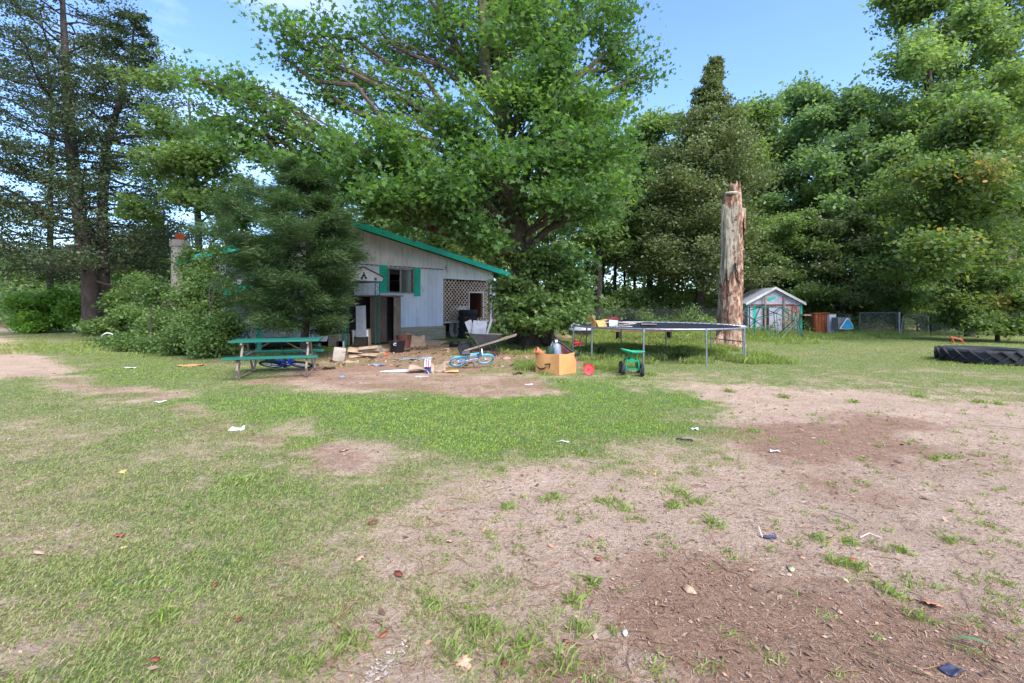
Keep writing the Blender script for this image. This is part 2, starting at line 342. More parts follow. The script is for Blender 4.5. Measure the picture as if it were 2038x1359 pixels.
def mr(s, a, b, c=0, d=1):
    r = N('ShaderNodeMapRange'); r.inputs[1].default_value = a; r.inputs[2].default_value = b; r.inputs[3].default_value = c; r.inputs[4].default_value = d
    t.links.new(s, r.inputs[0]); return r.outputs[0]
def mix(f, a, b):
    m = N('ShaderNodeMixRGB')
    for k, v in ((0, f), (1, a), (2, b)):
        if isinstance(v, (tuple, float, int)): m.inputs[k].default_value = v
        else: t.links.new(v, m.inputs[k])
    return m.outputs[0]
def mth(op, a, b):
    m = N('ShaderNodeMath'); m.operation = op
    for k, v in ((0, a), (1, b)):
        if isinstance(v, (float, int)): m.inputs[k].default_value = v
        else: t.links.new(v, m.inputs[k])
    m.use_clamp = op in ('ADD', 'SUBTRACT'); return m.outputs[0]
sand = mix(mr(noise(3), .38, .62), (.67, .49, .355, 1), (.54, .375, .26, 1))
sand = mix(mr(noise(48, 9, .8), .46, .64), sand, (.34, .23, .165, 1))
sand = mix(mr(noise(1.3, 5, .6), .40, .64, 0, .75), sand, (.44, .315, .22, 1))
sand = mix(mr(noise(140, 4, .7), .60, .70), sand, (.74, .66, .58, 1))
soil = mix(mr(noise(9), .35, .65), (.38, .225, .14, 1), (.26, .145, .09, 1))
soil = mix(mr(noise(75, 7, .75), .46, .68), soil, (.42, .30, .22, 1))
soil = mix(mr(noise(160, 3, .7), .60, .68), soil, (.09, .055, .04, 1))
sf = mth('ADD', att('soil'), mr(noise(14), .3, .7, -.18, .18))
dirt = mix(mr(sf, .25, .75), sand, soil)
thatch = mix(mr(noise(35, 7, .7), .38, .62), (.33, .275, .15, 1), (.20, .22, .085, 1))
green = mix(att('lush'), thatch, mix(mr(noise(28, 6, .7), .4, .62), (.10, .20, .035, 1), (.065, .135, .03, 1)))
gf = mth('ADD', att('cover'), mr(noise(26, 6, .7), .3, .7, -.35, .35))
t.links.new(mix(mr(gf, .50, 1.0), dirt, green), B.inputs['Base Color'])
bp = N('ShaderNodeBump'); bp.inputs['Strength'].default_value = .9; bp.inputs['Distance'].default_value = .03
hh = mth('ADD', mr(noise(38, 8, .75), .3, .7, 0, .7), mr(noise(9, 4), .3, .7, 0, .5)); t.links.new(hh, bp.inputs['Height']); t.links.new(bp.outputs[0], B.inputs['Normal'])
me.materials.append(gm)

# ------------------------------------------------------------ grass, litter
def blades(name, x, y, L, wid, tilt, tint, m, label, cat=None):
    n = len(x); az = rng.uniform(0, 2*np.pi, n); tl = np.clip(tilt, 0, 1.45)
    dx = np.cos(az)*np.sin(tl); dy = np.sin(az)*np.sin(tl); dz = np.cos(tl)
    pxn = -np.sin(az); pyn = np.cos(az); z = hgt(x, y)-.003
    b0 = np.stack([x-pxn*wid, y-pyn*wid, z], 1); b1 = np.stack([x+pxn*wid, y+pyn*wid, z], 1)
    midf = .55
    m0 = np.stack([x+dx*L*midf*.8+pxn*wid*.8, y+dy*L*midf*.8+pyn*wid*.8, z+dz*L*midf*1.15], 1)
    tp = np.stack([x+dx*L, y+dy*L, z+dz*L*.86], 1)
    V = np.stack([b0, b1, m0, tp], 1).reshape(-1, 3)
    o = np_mesh(name, V, 4, m, attrs={'tint': np.repeat(tint, 4)})
    return tag(o, label, cat, kind='stuff')
def scatter(n, x0, x1, y0, y1, powr=1.6):
    # more samples close to the camera; wedge a little wider than the view
    u = rng.random(n); y = y0*(y1/y0)**(u**powr) if powr else rng.uniform(y0, y1, n)
    x = rng.uniform(x0, x1, n)*(y+1.2); return x, y
# tufts -> blades
NT = 120000
tx, ty = scatter(NT, -1.15, 1.15, 1.6, 27, .82)
c, l, s_ = masks(tx, ty); keep = rng.random(NT) < sstep(.16, .82, c+.45*(vnoise(tx*17, ty*17, 91)-.5))
tx, ty, c, l = tx[keep], ty[keep], c[keep], l[keep]
K = 10
bx = np.repeat(tx, K)+rng.normal(0, 1, len(tx)*K)*.016*(1+np.repeat(ty, K)*.22); by = np.repeat(ty, K)+rng.normal(0, 1, len(tx)*K)*.016*(1+np.repeat(ty, K)*.22)
cr = np.repeat(c, K); lr = np.repeat(l, K)
Ln = (.012+.018*rng.random(len(bx))**1.6)*(.75+.5*cr)*(1+by*.025)
wd = (.0010+.0009*rng.random(len(bx)))*(1+by*.22)
tt = np.clip(lr*.80+.06+rng.normal(0, .12, len(bx))-np.where(rng.random(len(bx)) < .24, .42, 0), 0, 1)
blades('grass', bx, by, Ln, wd, rng.normal(.95, .35, len(bx)), tt, LF_GRASS, 'short patchy lawn grass growing across the yard')
# taller unmown grass under the trampoline, along fences and round trunks
def tallzone(n, pts_or_rect, L, seed_t=.42):
    x0, x1, y0, y1 = pts_or_rect
    return rng.uniform(x0, x1, n), rng.uniform(y0, y1, n), rng.uniform(L*.5, L, n)
TX, TY, TL = [], [], []
for n, rect, L in ((9000, (1.7, 7.2, 12.0, 18.5), .26), (6000, (6.8, 17, 20.5, 26.2), .28), (3500, (16, 24, 23, 27), .26), (5000, (2.5, 12, 18, 27), .3), (1500, (-.5, 2.6, 14.2, 17.8), .22),
                   (700, (.1, .9, 10.9, 12.3), .18), (900, (1.7, 2.9, 10.6, 12), .2), (1400, (-7.5, -4.3, 13.5, 16.2), .15), (2500, (-19, -9, 14, 19), .2), (1200, (10.5, 14, 11, 14), .1)):
    a, b, c_ = tallzone(n, rect, L); TX.append(a); TY.append(b); TL.append(c_)
TX = np.concatenate(TX); TY = np.concatenate(TY); TL = np.concatenate(TL)
k_ = fbm(TX*1.3, TY*1.3, 77, 3) > .46; TX, TY, TL = TX[k_], TY[k_], TL[k_]
J = 5; TX = np.repeat(TX, J)+rng.normal(0, .05, len(TX)*J); TY = np.repeat(TY, J)+rng.normal(0, .05, len(TY)*J); TL = np.repeat(TL, J)*rng.uniform(.6, 1.1, len(TX))
blades('tall_grass', TX, TY, TL, rng.uniform(.003, .007, len(TX)), np.abs(rng.normal(.35, .3, len(TX))), np.clip(rng.normal(.58, .2, len(TX)), 0, 1), LF_GRASS, 'tall unmown grass under the trampoline and along the fence')
# individual crabgrass tufts standing on bare sand
QX, QY, QL = [], [], []
for px, py, r_ in [(700,1290,.13),(620,1330,.12),(1240,1015,.09),(1160,905,.1),(1630,1075,.09),(1690,1080,.07),(1420,1045,.1),(1350,985,.12),(1860,915,.07),(1885,912,.05),(1990,805,.1),(1700,800,.1),(1450,780,.12),(1560,790,.14),(1830,790,.15),
                   (1950,800,.12),(1120,1320,.1),(1150,1260,.07),(1140,1200,.06),(1180,1165,.05),(1830,1230,.06),(1770,1180,.08),(1700,1130,.1),(1660,1120,.07),(480,965,.13),(1340,1010,.08),(1100,995,.12),(1210,1000,.1),(1010,1010,.08),
                   (960,1250,.14),(1010,1310,.16),(900,1300,.1),(850,1200,.1),(1050,1280,.12),(330,1230,.1),(1500,860,.1),(1380,1000,.12),(1800,1100,.05),(1890,1080,.05),(1120,760,.25),(1290,745,.3),(1240,752,.2),(1090,745,.2)]:
    g = G(px, py); r_ *= .75; n = int(7000*r_*r_)+30
    QX.append(g.x+rng.normal(0, r_*.5, n)); QY.append(g.y+rng.normal(0, r_*.6, n)); QL.append(rng.uniform(.03, .075, n)*(1+g.y*.05))
for i in range(330):
    px, py = random.uniform(850, 2038), random.uniform(800, 1359); g = G(px, py); r_ = random.uniform(.015, .055); n = int(9000*r_*r_)+9
    if zone(np.array([g.x]), np.array([g.y]), Z_BROWN2, .1, .1, 1)[0] > .5 and random.random() < .8: continue
    QX.append(g.x+rng.normal(0, r_*.6, n)); QY.append(g.y+rng.normal(0, r_*.6, n)); QL.append(rng.uniform(.018, .045, n)*(1+g.y*.05))
QX = np.concatenate(QX); QY = np.concatenate(QY); QL = np.concatenate(QL)
blades('crabgrass', QX, QY, QL, rng.uniform(.0015, .003, len(QX))*(1+QY*.12), rng.normal(.9, .35, len(QX)), np.clip(rng.normal(.6, .12, len(QX)), 0, 1), LF_GRASS, 'tufts of crabgrass dotted over the bare sandy soil')
# litter chips and dead leaf crumbs
n = 60000; x, y = scatter(n, -1.1, 1.1, 1.7, 16, .9); c, l, s_ = masks(x, y)
k_ = rng.random(n) < (.15+.85*sstep(.6, .2, c)*(.45+.6*s_)); x, y = x[k_], y[k_]; n = len(x)
az = rng.uniform(0, 2*np.pi, n); sz = rng.exponential(.0034, n)+.0022; sz = np.clip(sz, 0, .019)*(1+y*.12); asp = rng.uniform(.12, .7, n)
u = np.stack([np.cos(az), np.sin(az), rng.normal(0, .25, n)], 1)*sz[:, None]; v = np.stack([-np.sin(az), np.cos(az), rng.normal(0, .25, n)], 1)*(sz*asp)[:, None]
C = np.stack([x, y, hgt(x, y)+.004+sz*.2], 1)
V = np.stack([C-u, C-.2*u-v, C+u, C+.1*u+v], 1).reshape(-1, 3)
tag(np_mesh('leaf_litter', V, 4, LF_LITTER, attrs={'tint': np.repeat(rng.random(n)**1.3, 4)}), 'brown leaf crumbs and wood chips strewn on the dirt', kind='stuff')
n = 3800; x = rng.uniform(-7.5, 1.6, n); y = rng.uniform(11.2, 17.5, n); k_ = rng.random(n) < zone(x, y, Z_YARD, .5, .4, 16); x, y = x[k_], y[k_]; n = len(x)
az = rng.uniform(0, 2*np.pi, n); sz = np.clip(rng.exponential(.018, n)+.008, 0, .09); asp = rng.uniform(.15, .8, n)
u = np.stack([np.cos(az), np.sin(az), rng.normal(0, .3, n)], 1)*sz[:, None]; v = np.stack([-np.sin(az), np.cos(az), rng.normal(0, .4, n)], 1)*(sz*asp)[:, None]; C = np.stack([x, y, hgt(x, y)+.006+sz*.3], 1)
tag(np_mesh('yard_debris', np.stack([C-u, C-.2*u-v, C+u, C+.1*u+v], 1).reshape(-1, 3), 4, LF_LITTER, attrs={'tint': np.repeat(rng.random(n)**1.6, 4)}), 'small broken scraps and dead leaves trodden into the yard before the house', kind='stuff')
n = 5200; x, y = scatter(n, -1.1, 1.1, 1.7, 14, .9); c, l, s_ = masks(x, y); k_ = rng.random(n) < sstep(.5, .1, c); x, y = x[k_], y[k_]; n = len(x)
rs = np.clip(rng.exponential(.0026, n)+.0018, 0, .013)*(1+y*.08); oc = np.array([(1, 0, 0), (0, 1, 0), (-1, 0, 0), (0, -1, 0), (0, 0, .7), (0, 0, -.7)]); tris = np.array([(0, 1, 4), (1, 2, 4), (2, 3, 4), (3, 0, 4)])
pv = (oc[None]*rs[:, None, None]*rng.uniform(.6, 1.3, (n, 6, 1))); V = (pv+np.stack([x, y, hgt(x, y)+rs*.3], 1)[:, None, :])[:, tris].reshape(-1, 3)
tag(np_mesh('pebbles', V, 3, LF_LITTER, attrs={'tint': np.repeat(rng.uniform(.2, 1, n), 12)}), 'small pebbles and crumbs of soil on the bare ground', kind='stuff')
n = 70000; x, y = scatter(n, -1.1, 1.1, 1.6, 11, .85); c, l, s_ = masks(x, y); k_ = rng.random(n) < (.25+.75*sstep(.75, .2, c))*(.35+.9*fbm(x*3, y*3, 133, 3)); x, y = x[k_], y[k_]; n = len(x)
az = rng.uniform(0, 2*np.pi, n); Lf_ = rng.uniform(.004, .016, n)*(1+y*.1); wf_ = rng.uniform(.0005, .0012, n)*(1+y*.2)
u = np.stack([np.cos(az), np.sin(az), rng.normal(0, .12, n)], 1)*Lf_[:, None]; v = np.stack([-np.sin(az), np.cos(az), np.zeros(n)], 1)*wf_[:, None]; C = np.stack([x, y, hgt(x, y)+.005], 1)
tag(np_mesh('thatch', np.stack([C-u-v, C+u-v, C+u+v, C-u+v], 1).reshape(-1, 3), 4, LF_LITTER, attrs={'tint': np.repeat(rng.random(n)**.9, 4)}), 'fine dead grass fibres matted over the bare sandy ground', kind='stuff')
# fine twigs / root threads
mb = MB()
for i in range(420):
    px = random.uniform(500, 2030); py = random.uniform(820, 1355); g = G(px, py); a = random.uniform(0, 6.28); L = random.uniform(.04, .17)
    pts = []; p = Vector((g.x, g.y, .008+float(hgt(g.x, g.y))))
    for k in range(5): pts.append(p.copy()); a += random.uniform(-.5, .5); p = p+Vector((math.cos(a), math.sin(a), 0))*L/4
    mb.tube(pts, .0014+.0012*random.random(), 4)
tag(mb.build('twigs', mat('dry_twig', lin(150, 118, 90), lin(100, 74, 56), rough=.9)), 'thin dry twigs and root threads strewn on the brown soil', kind='stuff')

# ------------------------------------------------------------ house (local x along the gable wall, y back, z up)
HB = Vector((-8.18, 15.42, 0)); HA = math.atan2(.725, .69); E1 = Vector((math.cos(HA), math.sin(HA), 0)); E2 = Vector((-math.sin(HA), math.cos(HA), 0))
def hx(px, ly=0):
    k = (px-CX)/F; o = HB+E2*ly; return (k*o.y-o.x)/(E1.x-k*E1.y)
def hz(px, py, ly=0):
    o = HB+E2*ly+E1*hx(px, ly); return CAMH-(py-HY)/F*o.y
house = thing('house', 'single storey house with white gable wall, teal trim and teal shutters', 'house', HB, HA)
RX, RZ, REX, REZ, LEX, LEZ = 2.6, 4.52, 11.0, 2.98, -.45, 3.35     # ridge, right eave, left eave
def zr(x): return RZ-(x-RX)*(RZ-REZ)/(REX-RX) if x > RX else RZ-(RX-x)*(RZ-LEZ)/(RX-LEX)
DEP = 7.6; PW0 = 2.1; PW1 = 7.56; WR = 10.4
# white main wall of vertical boards round the window opening
wx0, wx1 = hx(772), hx(823); wz0, wz1 = hz(797, 583), hz(797, 534)
w = MB(); bw = .203
x = PW0
while x < PW1-.01:
    e = min(x+bw, PW1)
    def slab(a, b):
        if b-a > .02: w.box(((x+e)/2, .03, (a+b)/2), (e-x-.007, .05, b-a))
    if e <= wx0 or x >= wx1: slab(.56, 3.0)
    else: slab(.56, wz0); slab(wz1, 3.0)
    x = e
w.build('wall', WHITEW, house)
bk = MB()     # backing boards behind grooves, window opening left free
bk.box(((PW0+wx0)/2, .09, 1.8), (wx0-PW0, .06, 2.44)); bk.box(((PW1+wx1)/2, .09, 1.8), (PW1-wx1, .06, 2.44))
bk.box(((wx0+wx1)/2, .09, (.58+wz0)/2), (wx1-wx0, .06, wz0-.58)); bk.box(((wx0+wx1)/2, .09, (3.0+wz1)/2), (wx1-wx0, .06, 3.0-wz1))
bk.build('wall_backing', DARKIN, house)
# cream gable boards up to the roof line
g = MB(); x = 0.0
while x < 10.55:
    e = min(x+.203, 10.6); lo = 2.72 if x < PW0-.05 else (3.006 if x < PW1-.05 else 2.60)
    a, b = x+.004, e-.004
    zs = (zr(a)-.06, zr(b)-.06)
    if a < RX < b: zs = (zr(a)-.06, zr(b)-.06)
    g.add([(a, -.012, lo), (b, -.012, lo), (b, -.012, zs[1]), (a, -.012, zs[0]), (a, .03, lo), (b, .03, lo), (b, .03, zs[1]), (a, .03, zs[0])],
          [(0, 1, 2, 3), (7, 6, 5, 4), (0, 4, 5, 1), (1, 5, 6, 2), (3, 2, 6, 7), (4, 0, 3, 7)])
    x = e
g.build('gable_siding', CREAMW, house)
gb = MB(); gb.add([(0, .05, 2.74), (10.6, .05, 2.62), (10.6, .05, zr(10.6)-.07), (RX, .05, RZ-.07), (0, .05, zr(0)-.07)], [(0, 1, 2, 3, 4)]); gb.build('gable_backing', DARKIN, house)
d = MB()      # ragged dark drip edge over the white boards
d.box(((PW0+PW1)/2, -.020, 3.004), (PW1-PW0, .012, .008))
for i in range(26):
    a = PW0+.1+i*.21; d.box((a, -.022, 2.992), (.10+random.random()*.07, .012, .028))
d.build('flashing', DARKIN, house)
# body walls
b = MB()
b.box((.05, (3.0+DEP)/2, 1.6), (.1, DEP-3.0, 3.2)); b.box((5.2, DEP-.05, 1.6), (10.2, .1, 3.2)); b.box((WR-.05, (3.4+DEP)/2, 1.4), (.1, DEP-3.4, 2.7))
b.box((1.2, 3.05, 1.5), (2.2, .1, 3.0)); b.box((2.15, 1.6, 1.5), (.1, 2.8, 3.0))
b.build('side_wall', CREAMW, house)
b = MB(); b.box((PW1+.06, 1.75, 1.4), (.1, 3.3, 2.7)); b.box(((PW1+WR)/2, 3.3, 1.4), (WR-PW1, .12, 2.7)); b.box((WR-.05, 1.95, 1.4), (.1, 2.7, 2.7)); b.build('porch_inner_wall', REDBR, house)
b = MB(); b.box((5.2, 3.8, 2.9), (10.3, 7.4, .06)); b.box((4.9, 3.8, .25), (5.0, 7.2, .1)); b.box((1.1, 1.5, .16), (2.1, 2.9, .1)); b.build('ceiling_and_floor', DARKIN, house)
b = MB()
for i in range(5):
    z = .055+i*.112; b.box(((PW0+PW1)/2+.2, .015-.0*i, z), (PW1-PW0-.2, .05, .106), rot=(R(-7), 0, 0))
b.build('skirting', BEIGE, house)
b = MB()      # beams & posts of the two open porches
b.box((1.05, .02, 2.70), (2.14, .1, .12)); b.build('porch_beam', DARKIN, house)
p = MB(); p.box((.08, .02, 1.34), (.14, .14, 2.68)); p.build('porch_post', TEAL, house)
p = MB(); p.box((-.035, -.06, 1.4), (.03, .015, 2.3))
for i in range(11): p.lathe([(0, -.01), (.05, -.01), (.065, .02), (.05, .06), (0, .06)], 10, Matrix.Translation((-.035, -.07, .35+i*.205+(.06 if i > 5 else 0))))
p.build('scalloped_trim', WTRIM, house)
px_ = hx(975); p = MB(); p.box((px_, .0, 1.3), (.12, .12, 2.6)); p.build('porch_post', WTRIM, house)
p = MB(); p.box((px_+.42, .35, 2.05), (.62, .03, .95)); p.build('porch_panel', WHITEW, house)
# lattice
def lattice(x0, x1, z0, z1, hole=None, y=.06):
    m = MB(); s = .19
    def seg(xa, za, xb, zb):
        L = math.hypot(xb-xa, zb-za)
        if L < .05: return
        m.box(((xa+xb)/2, y+(0 if (xb-xa)*(zb-za) > 0 else .013), (za+zb)/2), (L, .012, .042), rot=(0, -math.atan2(zb-za, xb-xa), 0))
    W_, H_ = x1-x0, z1-z0; n = int((W_+H_)/s)+1
    for k in range(n):
        c = k*s
        for sg in (1, -1):
            pts = []
            steps = 60; cur = None
            for q in range(steps+1):
                u = q/steps*W_; v = (c-u) if sg == 1 else (u-(W_-c))
                inside = 0 <= v <= H_ and not (hole and hole[0] < x0+u < hole[1] and hole[2] < z0+v < hole[3])
                if inside:
                    if cur is None: cur = (x0+u, z0+v)
                    last = (x0+u, z0+v)
                elif cur is not None:
                    seg(*cur, *last); cur = None
            if cur is not None: seg(*cur, *last)
    return m
hole = (hx(934), hx(962), .9, 2.02)
lattice(PW1+.06, px_-.06, .72, 2.58, hole).build('lattice', mat('lattice_paint', lin(206, 184, 166), lin(168, 140, 122), rough=.7, scale=3), house)
lf = MB(); lf.box(((PW1+px_)/2, .04, .70), (px_-PW1-.1, .06, .07)); lf.box((hole[0], .03, 1.45), (.06, .05, 1.2)); lf.box((hole[1], .03, 1.45), (.06, .05, 1.2)); lf.box(((hole[0]+hole[1])/2, .03, 2.04), (hole[1]-hole[0]+.06, .05, .06))
lf.build('lattice_frame', WTRIM, house)
# window and shutters
f = MB(); cx_ = (wx0+wx1)/2; cz_ = (wz0+wz1)/2; ww = wx1-wx0; wh = wz1-wz0
for a in ((cx_, wz0+.02, ww, .05), (cx_, wz1-.02, ww+.08, .07)): f.box((a[0], -.005, a[1]), (a[2], .07, a[3]))
for a in (wx0+.02, wx1-.02): f.box((a, -.005, cz_), (.045, .068, wh-.06))
f.box((cx_-.02, .01, cz_), (.07, .05, wh-.08))
win = f.build('window', mat('window_frame', lin(150, 150, 148), lin(110, 108, 104), rough=.5), house)
p = MB(); p.box(((cx_+wx1)/2, .035, cz_), (ww/2-.03, .008, wh-.07)); p.build('pane', GLASS, win)
p = MB(); p.box(((cx_+wx1)/2+.03, .16, cz_), (ww/2-.12, .01, wh-.02)); p.build('curtain', mat('drab_curtain', lin(128, 118, 100), lin(92, 86, 72), scale=2, stretch=(6, 1, .3)), win)
for a, b_ in ((755, 770), (824, 836)):
    x0, x1 = hx(a), hx(b_); zb = hz(b_, 583 if a < 800 else 589.5); zt = hz(a, 527 if a < 800 else 532)
    s = MB(); s.box(((x0+x1)/2, -.02, (zb+zt)/2), (x1-x0, .035, zt-zb))
    for q in range(16): s.box(((x0+x1)/2, -.042, zb+.09+q*(zt-zb-.18)/15), (x1-x0-.1, .012, .03), rot=(R(25), 0, 0))
    s.build('shutter', TEAL, house)
# roof
def roof_slab(xa, za, xb, zb, y0, y1, th):
    m = MB(); nrm = Vector((-(zb-za), 0, xb-xa)).normalized()*th
    m.add([(xa, y0, za), (xb, y0, zb), (xb, y1, zb), (xa, y1, za), (xa+nrm.x, y0, za+nrm.z), (xb+nrm.x, y0, zb+nrm.z), (xb+nrm.x, y1, zb+nrm.z), (xa+nrm.x, y1, za+nrm.z)],
          [(3, 2, 1, 0), (4, 5, 6, 7), (0, 1, 5, 4), (1, 2, 6, 5), (2, 3, 7, 6), (3, 0, 4, 7)]); return m
rf = MB()
for q in (roof_slab(RX, RZ, REX+.25, zr(REX+.25), -.42, DEP+.3, .09), roof_slab(LEX-.1, zr(LEX-.1), RX, RZ, -.42, DEP+.3, .09)): rf.add(q.v, q.f)
rf.build('roof', SHING, house)
for (xa, xb) in ((RX, REX+.3), (LEX-.15, RX)):
    m = MB(); m.add([(xa, -.47, zr(xa)-.13), (xb, -.47, zr(xb)-.13), (xb, -.47, zr(xb)+.10), (xa, -.47, zr(xa)+.10), (xa, -.43, zr(xa)-.13), (xb, -.43, zr(xb)-.13), (xb, -.43, zr(xb)+.10), (xa, -.43, zr(xa)+.10)],
                    [(0, 1, 2, 3), (7, 6, 5, 4), (0, 4, 5, 1), (1, 5, 6, 2), (2, 6, 7, 3), (3, 7, 4, 0)])
    m.build('fascia', TEAL, house)
m = MB(); m.box((REX+.28, DEP/2-.05, zr(REX+.28)-.04), (.04, DEP+.66, .2)); m.build('eave_board', TEAL, house); m = MB(); m.box((LEX-.13, DEP/2-.05, zr(LEX-.13)-.04), (.04, DEP+.66, .2)); m.build('eave_board', TEAL, house)
m = MB(); m.add([(9.2, 2.2, 3.60), (13.1, 2.2, 3.10), (13.1, 2.2, 3.30), (9.2, 2.2, 3.82), (9.2, 2.26, 3.60), (13.1, 2.26, 3.10), (13.1, 2.26, 3.30), (9.2, 2.26, 3.82)], [(0, 1, 2, 3), (7, 6, 5, 4), (0, 4, 5, 1), (1, 5, 6, 2), (2, 6, 7, 3), (3, 7, 4, 0)])
m.build('rear_fascia', TEAL, house)
m = MB(); m.add([(9.2, 2.26, 3.80), (13.1, 2.26, 3.28), (13.1, 7.4, 3.28), (9.2, 7.4, 3.80), (9.2, 2.26, 3.86), (13.1, 2.26, 3.34), (13.1, 7.4, 3.34), (9.2, 7.4, 3.86)], [(3, 2, 1, 0), (4, 5, 6, 7), (0, 1, 5, 4), (1, 2, 6, 5), (2, 3, 7, 6), (3, 0, 4, 7)])
m.box((12.9, 2.5, 1.6), (.12, .12, 3.1)); m.build('rear_roof', SHING, house)
# door under the canopy
dr = MB(); dr.box((2.9, -.02, 1.45), (.92, .05, 2.05)); door = dr.build('door', DARKIN, house)
k_ = MB(); k_.lathe([(0, 0), (.03, .01), (.035, .04), (0, .06)], 10, Matrix.Translation((3.26, -.05, 1.4)) @ Matrix.Rotation(R(90), 4, 'X')); k_.build('handle', GALV, door)
# door canopy on trellis posts
CY = -1.5; c0, c1 = hx(684, CY), hx(760, CY)
m = MB(); pent = [(c0, 2.30), (c1, 2.30), (c1+.03, 2.44), ((c0+c1)/2, 2.74), (c0-.03, 2.44)]
m.prism(pent, .04, Matrix.Translation((0, CY+.02, 0)) @ XZ); can = m.build('canopy', CREAMW, house)
for sgn, xe in ((-1, c0-.05), (1, c1+.05)):
    xm = (c0+c1)/2; m = roof_slab(min(xm, xe), 2.75 if xm < xe else 2.43, max(xm, xe), 2.43 if xm < xe else 2.75, CY-.06, -.02, .035); m.build('canopy_roof', REDBR, can)
m = MB(); m.box(((c0+c1)/2, CY/2, 2.285), (c1-c0, -CY-.03, .03)); m.build('canopy_soffit', GREENP, can)
m = MB(); xm = (c0+c1)/2
for a, b_, cc, dd, r_ in ((-.045, 2.44, .05, .15, 15), (.045, 2.44, .05, .15, -15), (0, 2.54, .05, .10, 0), (-.0, 2.47, .10, .04, 0), (-.09, 2.39, .05, .06, 30), (.09, 2.39, .05, .06, -30)): m.box((xm+a, CY-.035, b_), (cc, .012, dd), rot=(0, R(r_), 0))
m.build('canopy_emblem', INK, can)
m = MB(); m.box((c1-.27, CY-.035, 2.37), (.09, .012, .09)); m.build('canopy_plate', mat('dull_brass', lin(110, 100, 60), rough=.5), can)
for xa in (c1-.12, c0+.12):
    m = MB()
    for o in (-.085, .085): m.box((xa+o, CY+.1, 1.15), (.022, .022, 2.3))
    for q in range(17):
        z = .1+q*.13; s = 1 if q % 2 else -1; m.box((xa, CY+.1, z+.06), (.185, .012, .014), rot=(0, R(36*s), 0))
    m.build('canopy_post', GREENP, can)
# window awning on the long left side
m = MB(); ya, yb = .35, 2.75
m.add([(-.02, ya, 2.36), (-.02, yb, 2.36), (-.62, yb, 2.0), (-.62, ya, 2.0), (-.02, ya, 2.33), (-.02, yb, 2.33), (-.62, yb, 1.97), (-.62, ya, 1.97)], [(0, 1, 2, 3), (7, 6, 5, 4), (0, 3, 7, 4), (1, 5, 6, 2)])
for q in range(7): m.box((-.33, ya+q*(yb-ya)/6, 2.19), (.68, .035, .03), rot=(0, R(-31), 0))
aw = m.build('awning', WHITEW, house)
m = MB(); m.box((-.63, (ya+yb)/2, 1.9), (.02, yb-ya, .2)); m.box((-.33, ya-.01, 2.0), (.6, .015, .26)); m.build('valance', TEAL, aw)
# ------------------------------------------------------------ chimney at the far end of the house: part of it
cb = P(358, 605, 20.6); cl = Matrix.Rotation(-HA, 4, 'Z') @ (Vector((cb.x, cb.y, 0))-HB)
m = MB(); m.box((cl.x, cl.y, 2.0), (.54, .54, 4.0)); m.box((cl.x, cl.y, 4.08), (.64, .64, .28)); ch = m.build('chimney', CONCR, house, bevel=.02)
m = MB(); m.lathe([(.16, 4.21), (.20, 4.21), (.20, 4.52), (.16, 4.52)], 4, Matrix.Translation((cl.x, cl.y, 0)) @ Matrix.Rotation(R(45), 4, 'Z'), closed=True); m.build('flue', CLAY, ch, smooth=False)

# ------------------------------------------------------------ shed, kennel, panels, fence and gates on the right
sh0 = P(1541, 605, 25.4); shed = thing('shed', 'small pale gabled shed with teal corner trim and rust-streaked front panel', 'shed', (sh0.x, sh0.y, 0), R(-8)); shed.scale = (.92, 1, .96)
HWs, EH, AH, SD = 1.42, 1.62, 2.42, 3.0
m = MB(); m.prism([(-HWs, 0), (HWs, 0), (HWs, EH), (0, AH), (-HWs, EH)], .05, Matrix.Translation((0, SD, 0)) @ XZ); m.box((-HWs+.03, SD/2, EH/2), (.05, SD-.06, EH)); m.box((HWs-.03, SD/2, EH/2), (.05, SD-.06, EH))
m.prism([(-HWs, EH-.12), (HWs, EH-.12), (HWs, EH), (0, AH), (-HWs, EH)], .05, Matrix.Translation((0, .03, 0)) @ XZ); m.build('wall', PINKW, shed)
for a, b_, mt in ((-1.33, -.98, 'door'), (-.98, -.62, 'plank'), (-.3, .44, 'door')):
    m = MB(); m.box(((a+b_)/2, .0, .74), (b_-a-.02, .04, 1.46)); m.build('door' if mt == 'door' else 'boarding', PINKW, shed)
m = MB(); m.box((.95, -.02, .74), (.86, .03, 1.46))
for q in range(8): m.box((.58+q*.105, -.045, .74), (.03, .02, 1.44))
m.build('corrugated_panel', RUSTW, shed)
m = MB(); m.box((-.46, .02, .74), (.34, .02, 1.46)); m.build('gap_shade_panel', DARKIN, shed)  # dark panel standing in for the shade inside the open gap
m = MB(); m.box((HWs+.0, -.02, .77), (.09, .09, 1.55)); m.build('corner_trim', TEAL, shed)
m = MB(); m.box((-HWs+.35, -.03, .77), (.16, .03, 1.5)); m.build('door_trim', TEAL, shed)
m = MB(); m.box((-.1, -.04, 1.52), (2.3, .04, .07)); m.build('rail', REDBR, shed)
m = MB(); m.box((.5, -.07, 1.0), (.10, .05, 2.0)); m.box((-.56, -.2, 1.0), (.09, .05, 2.0)); m.build('leaning_post', WOODG, shed)
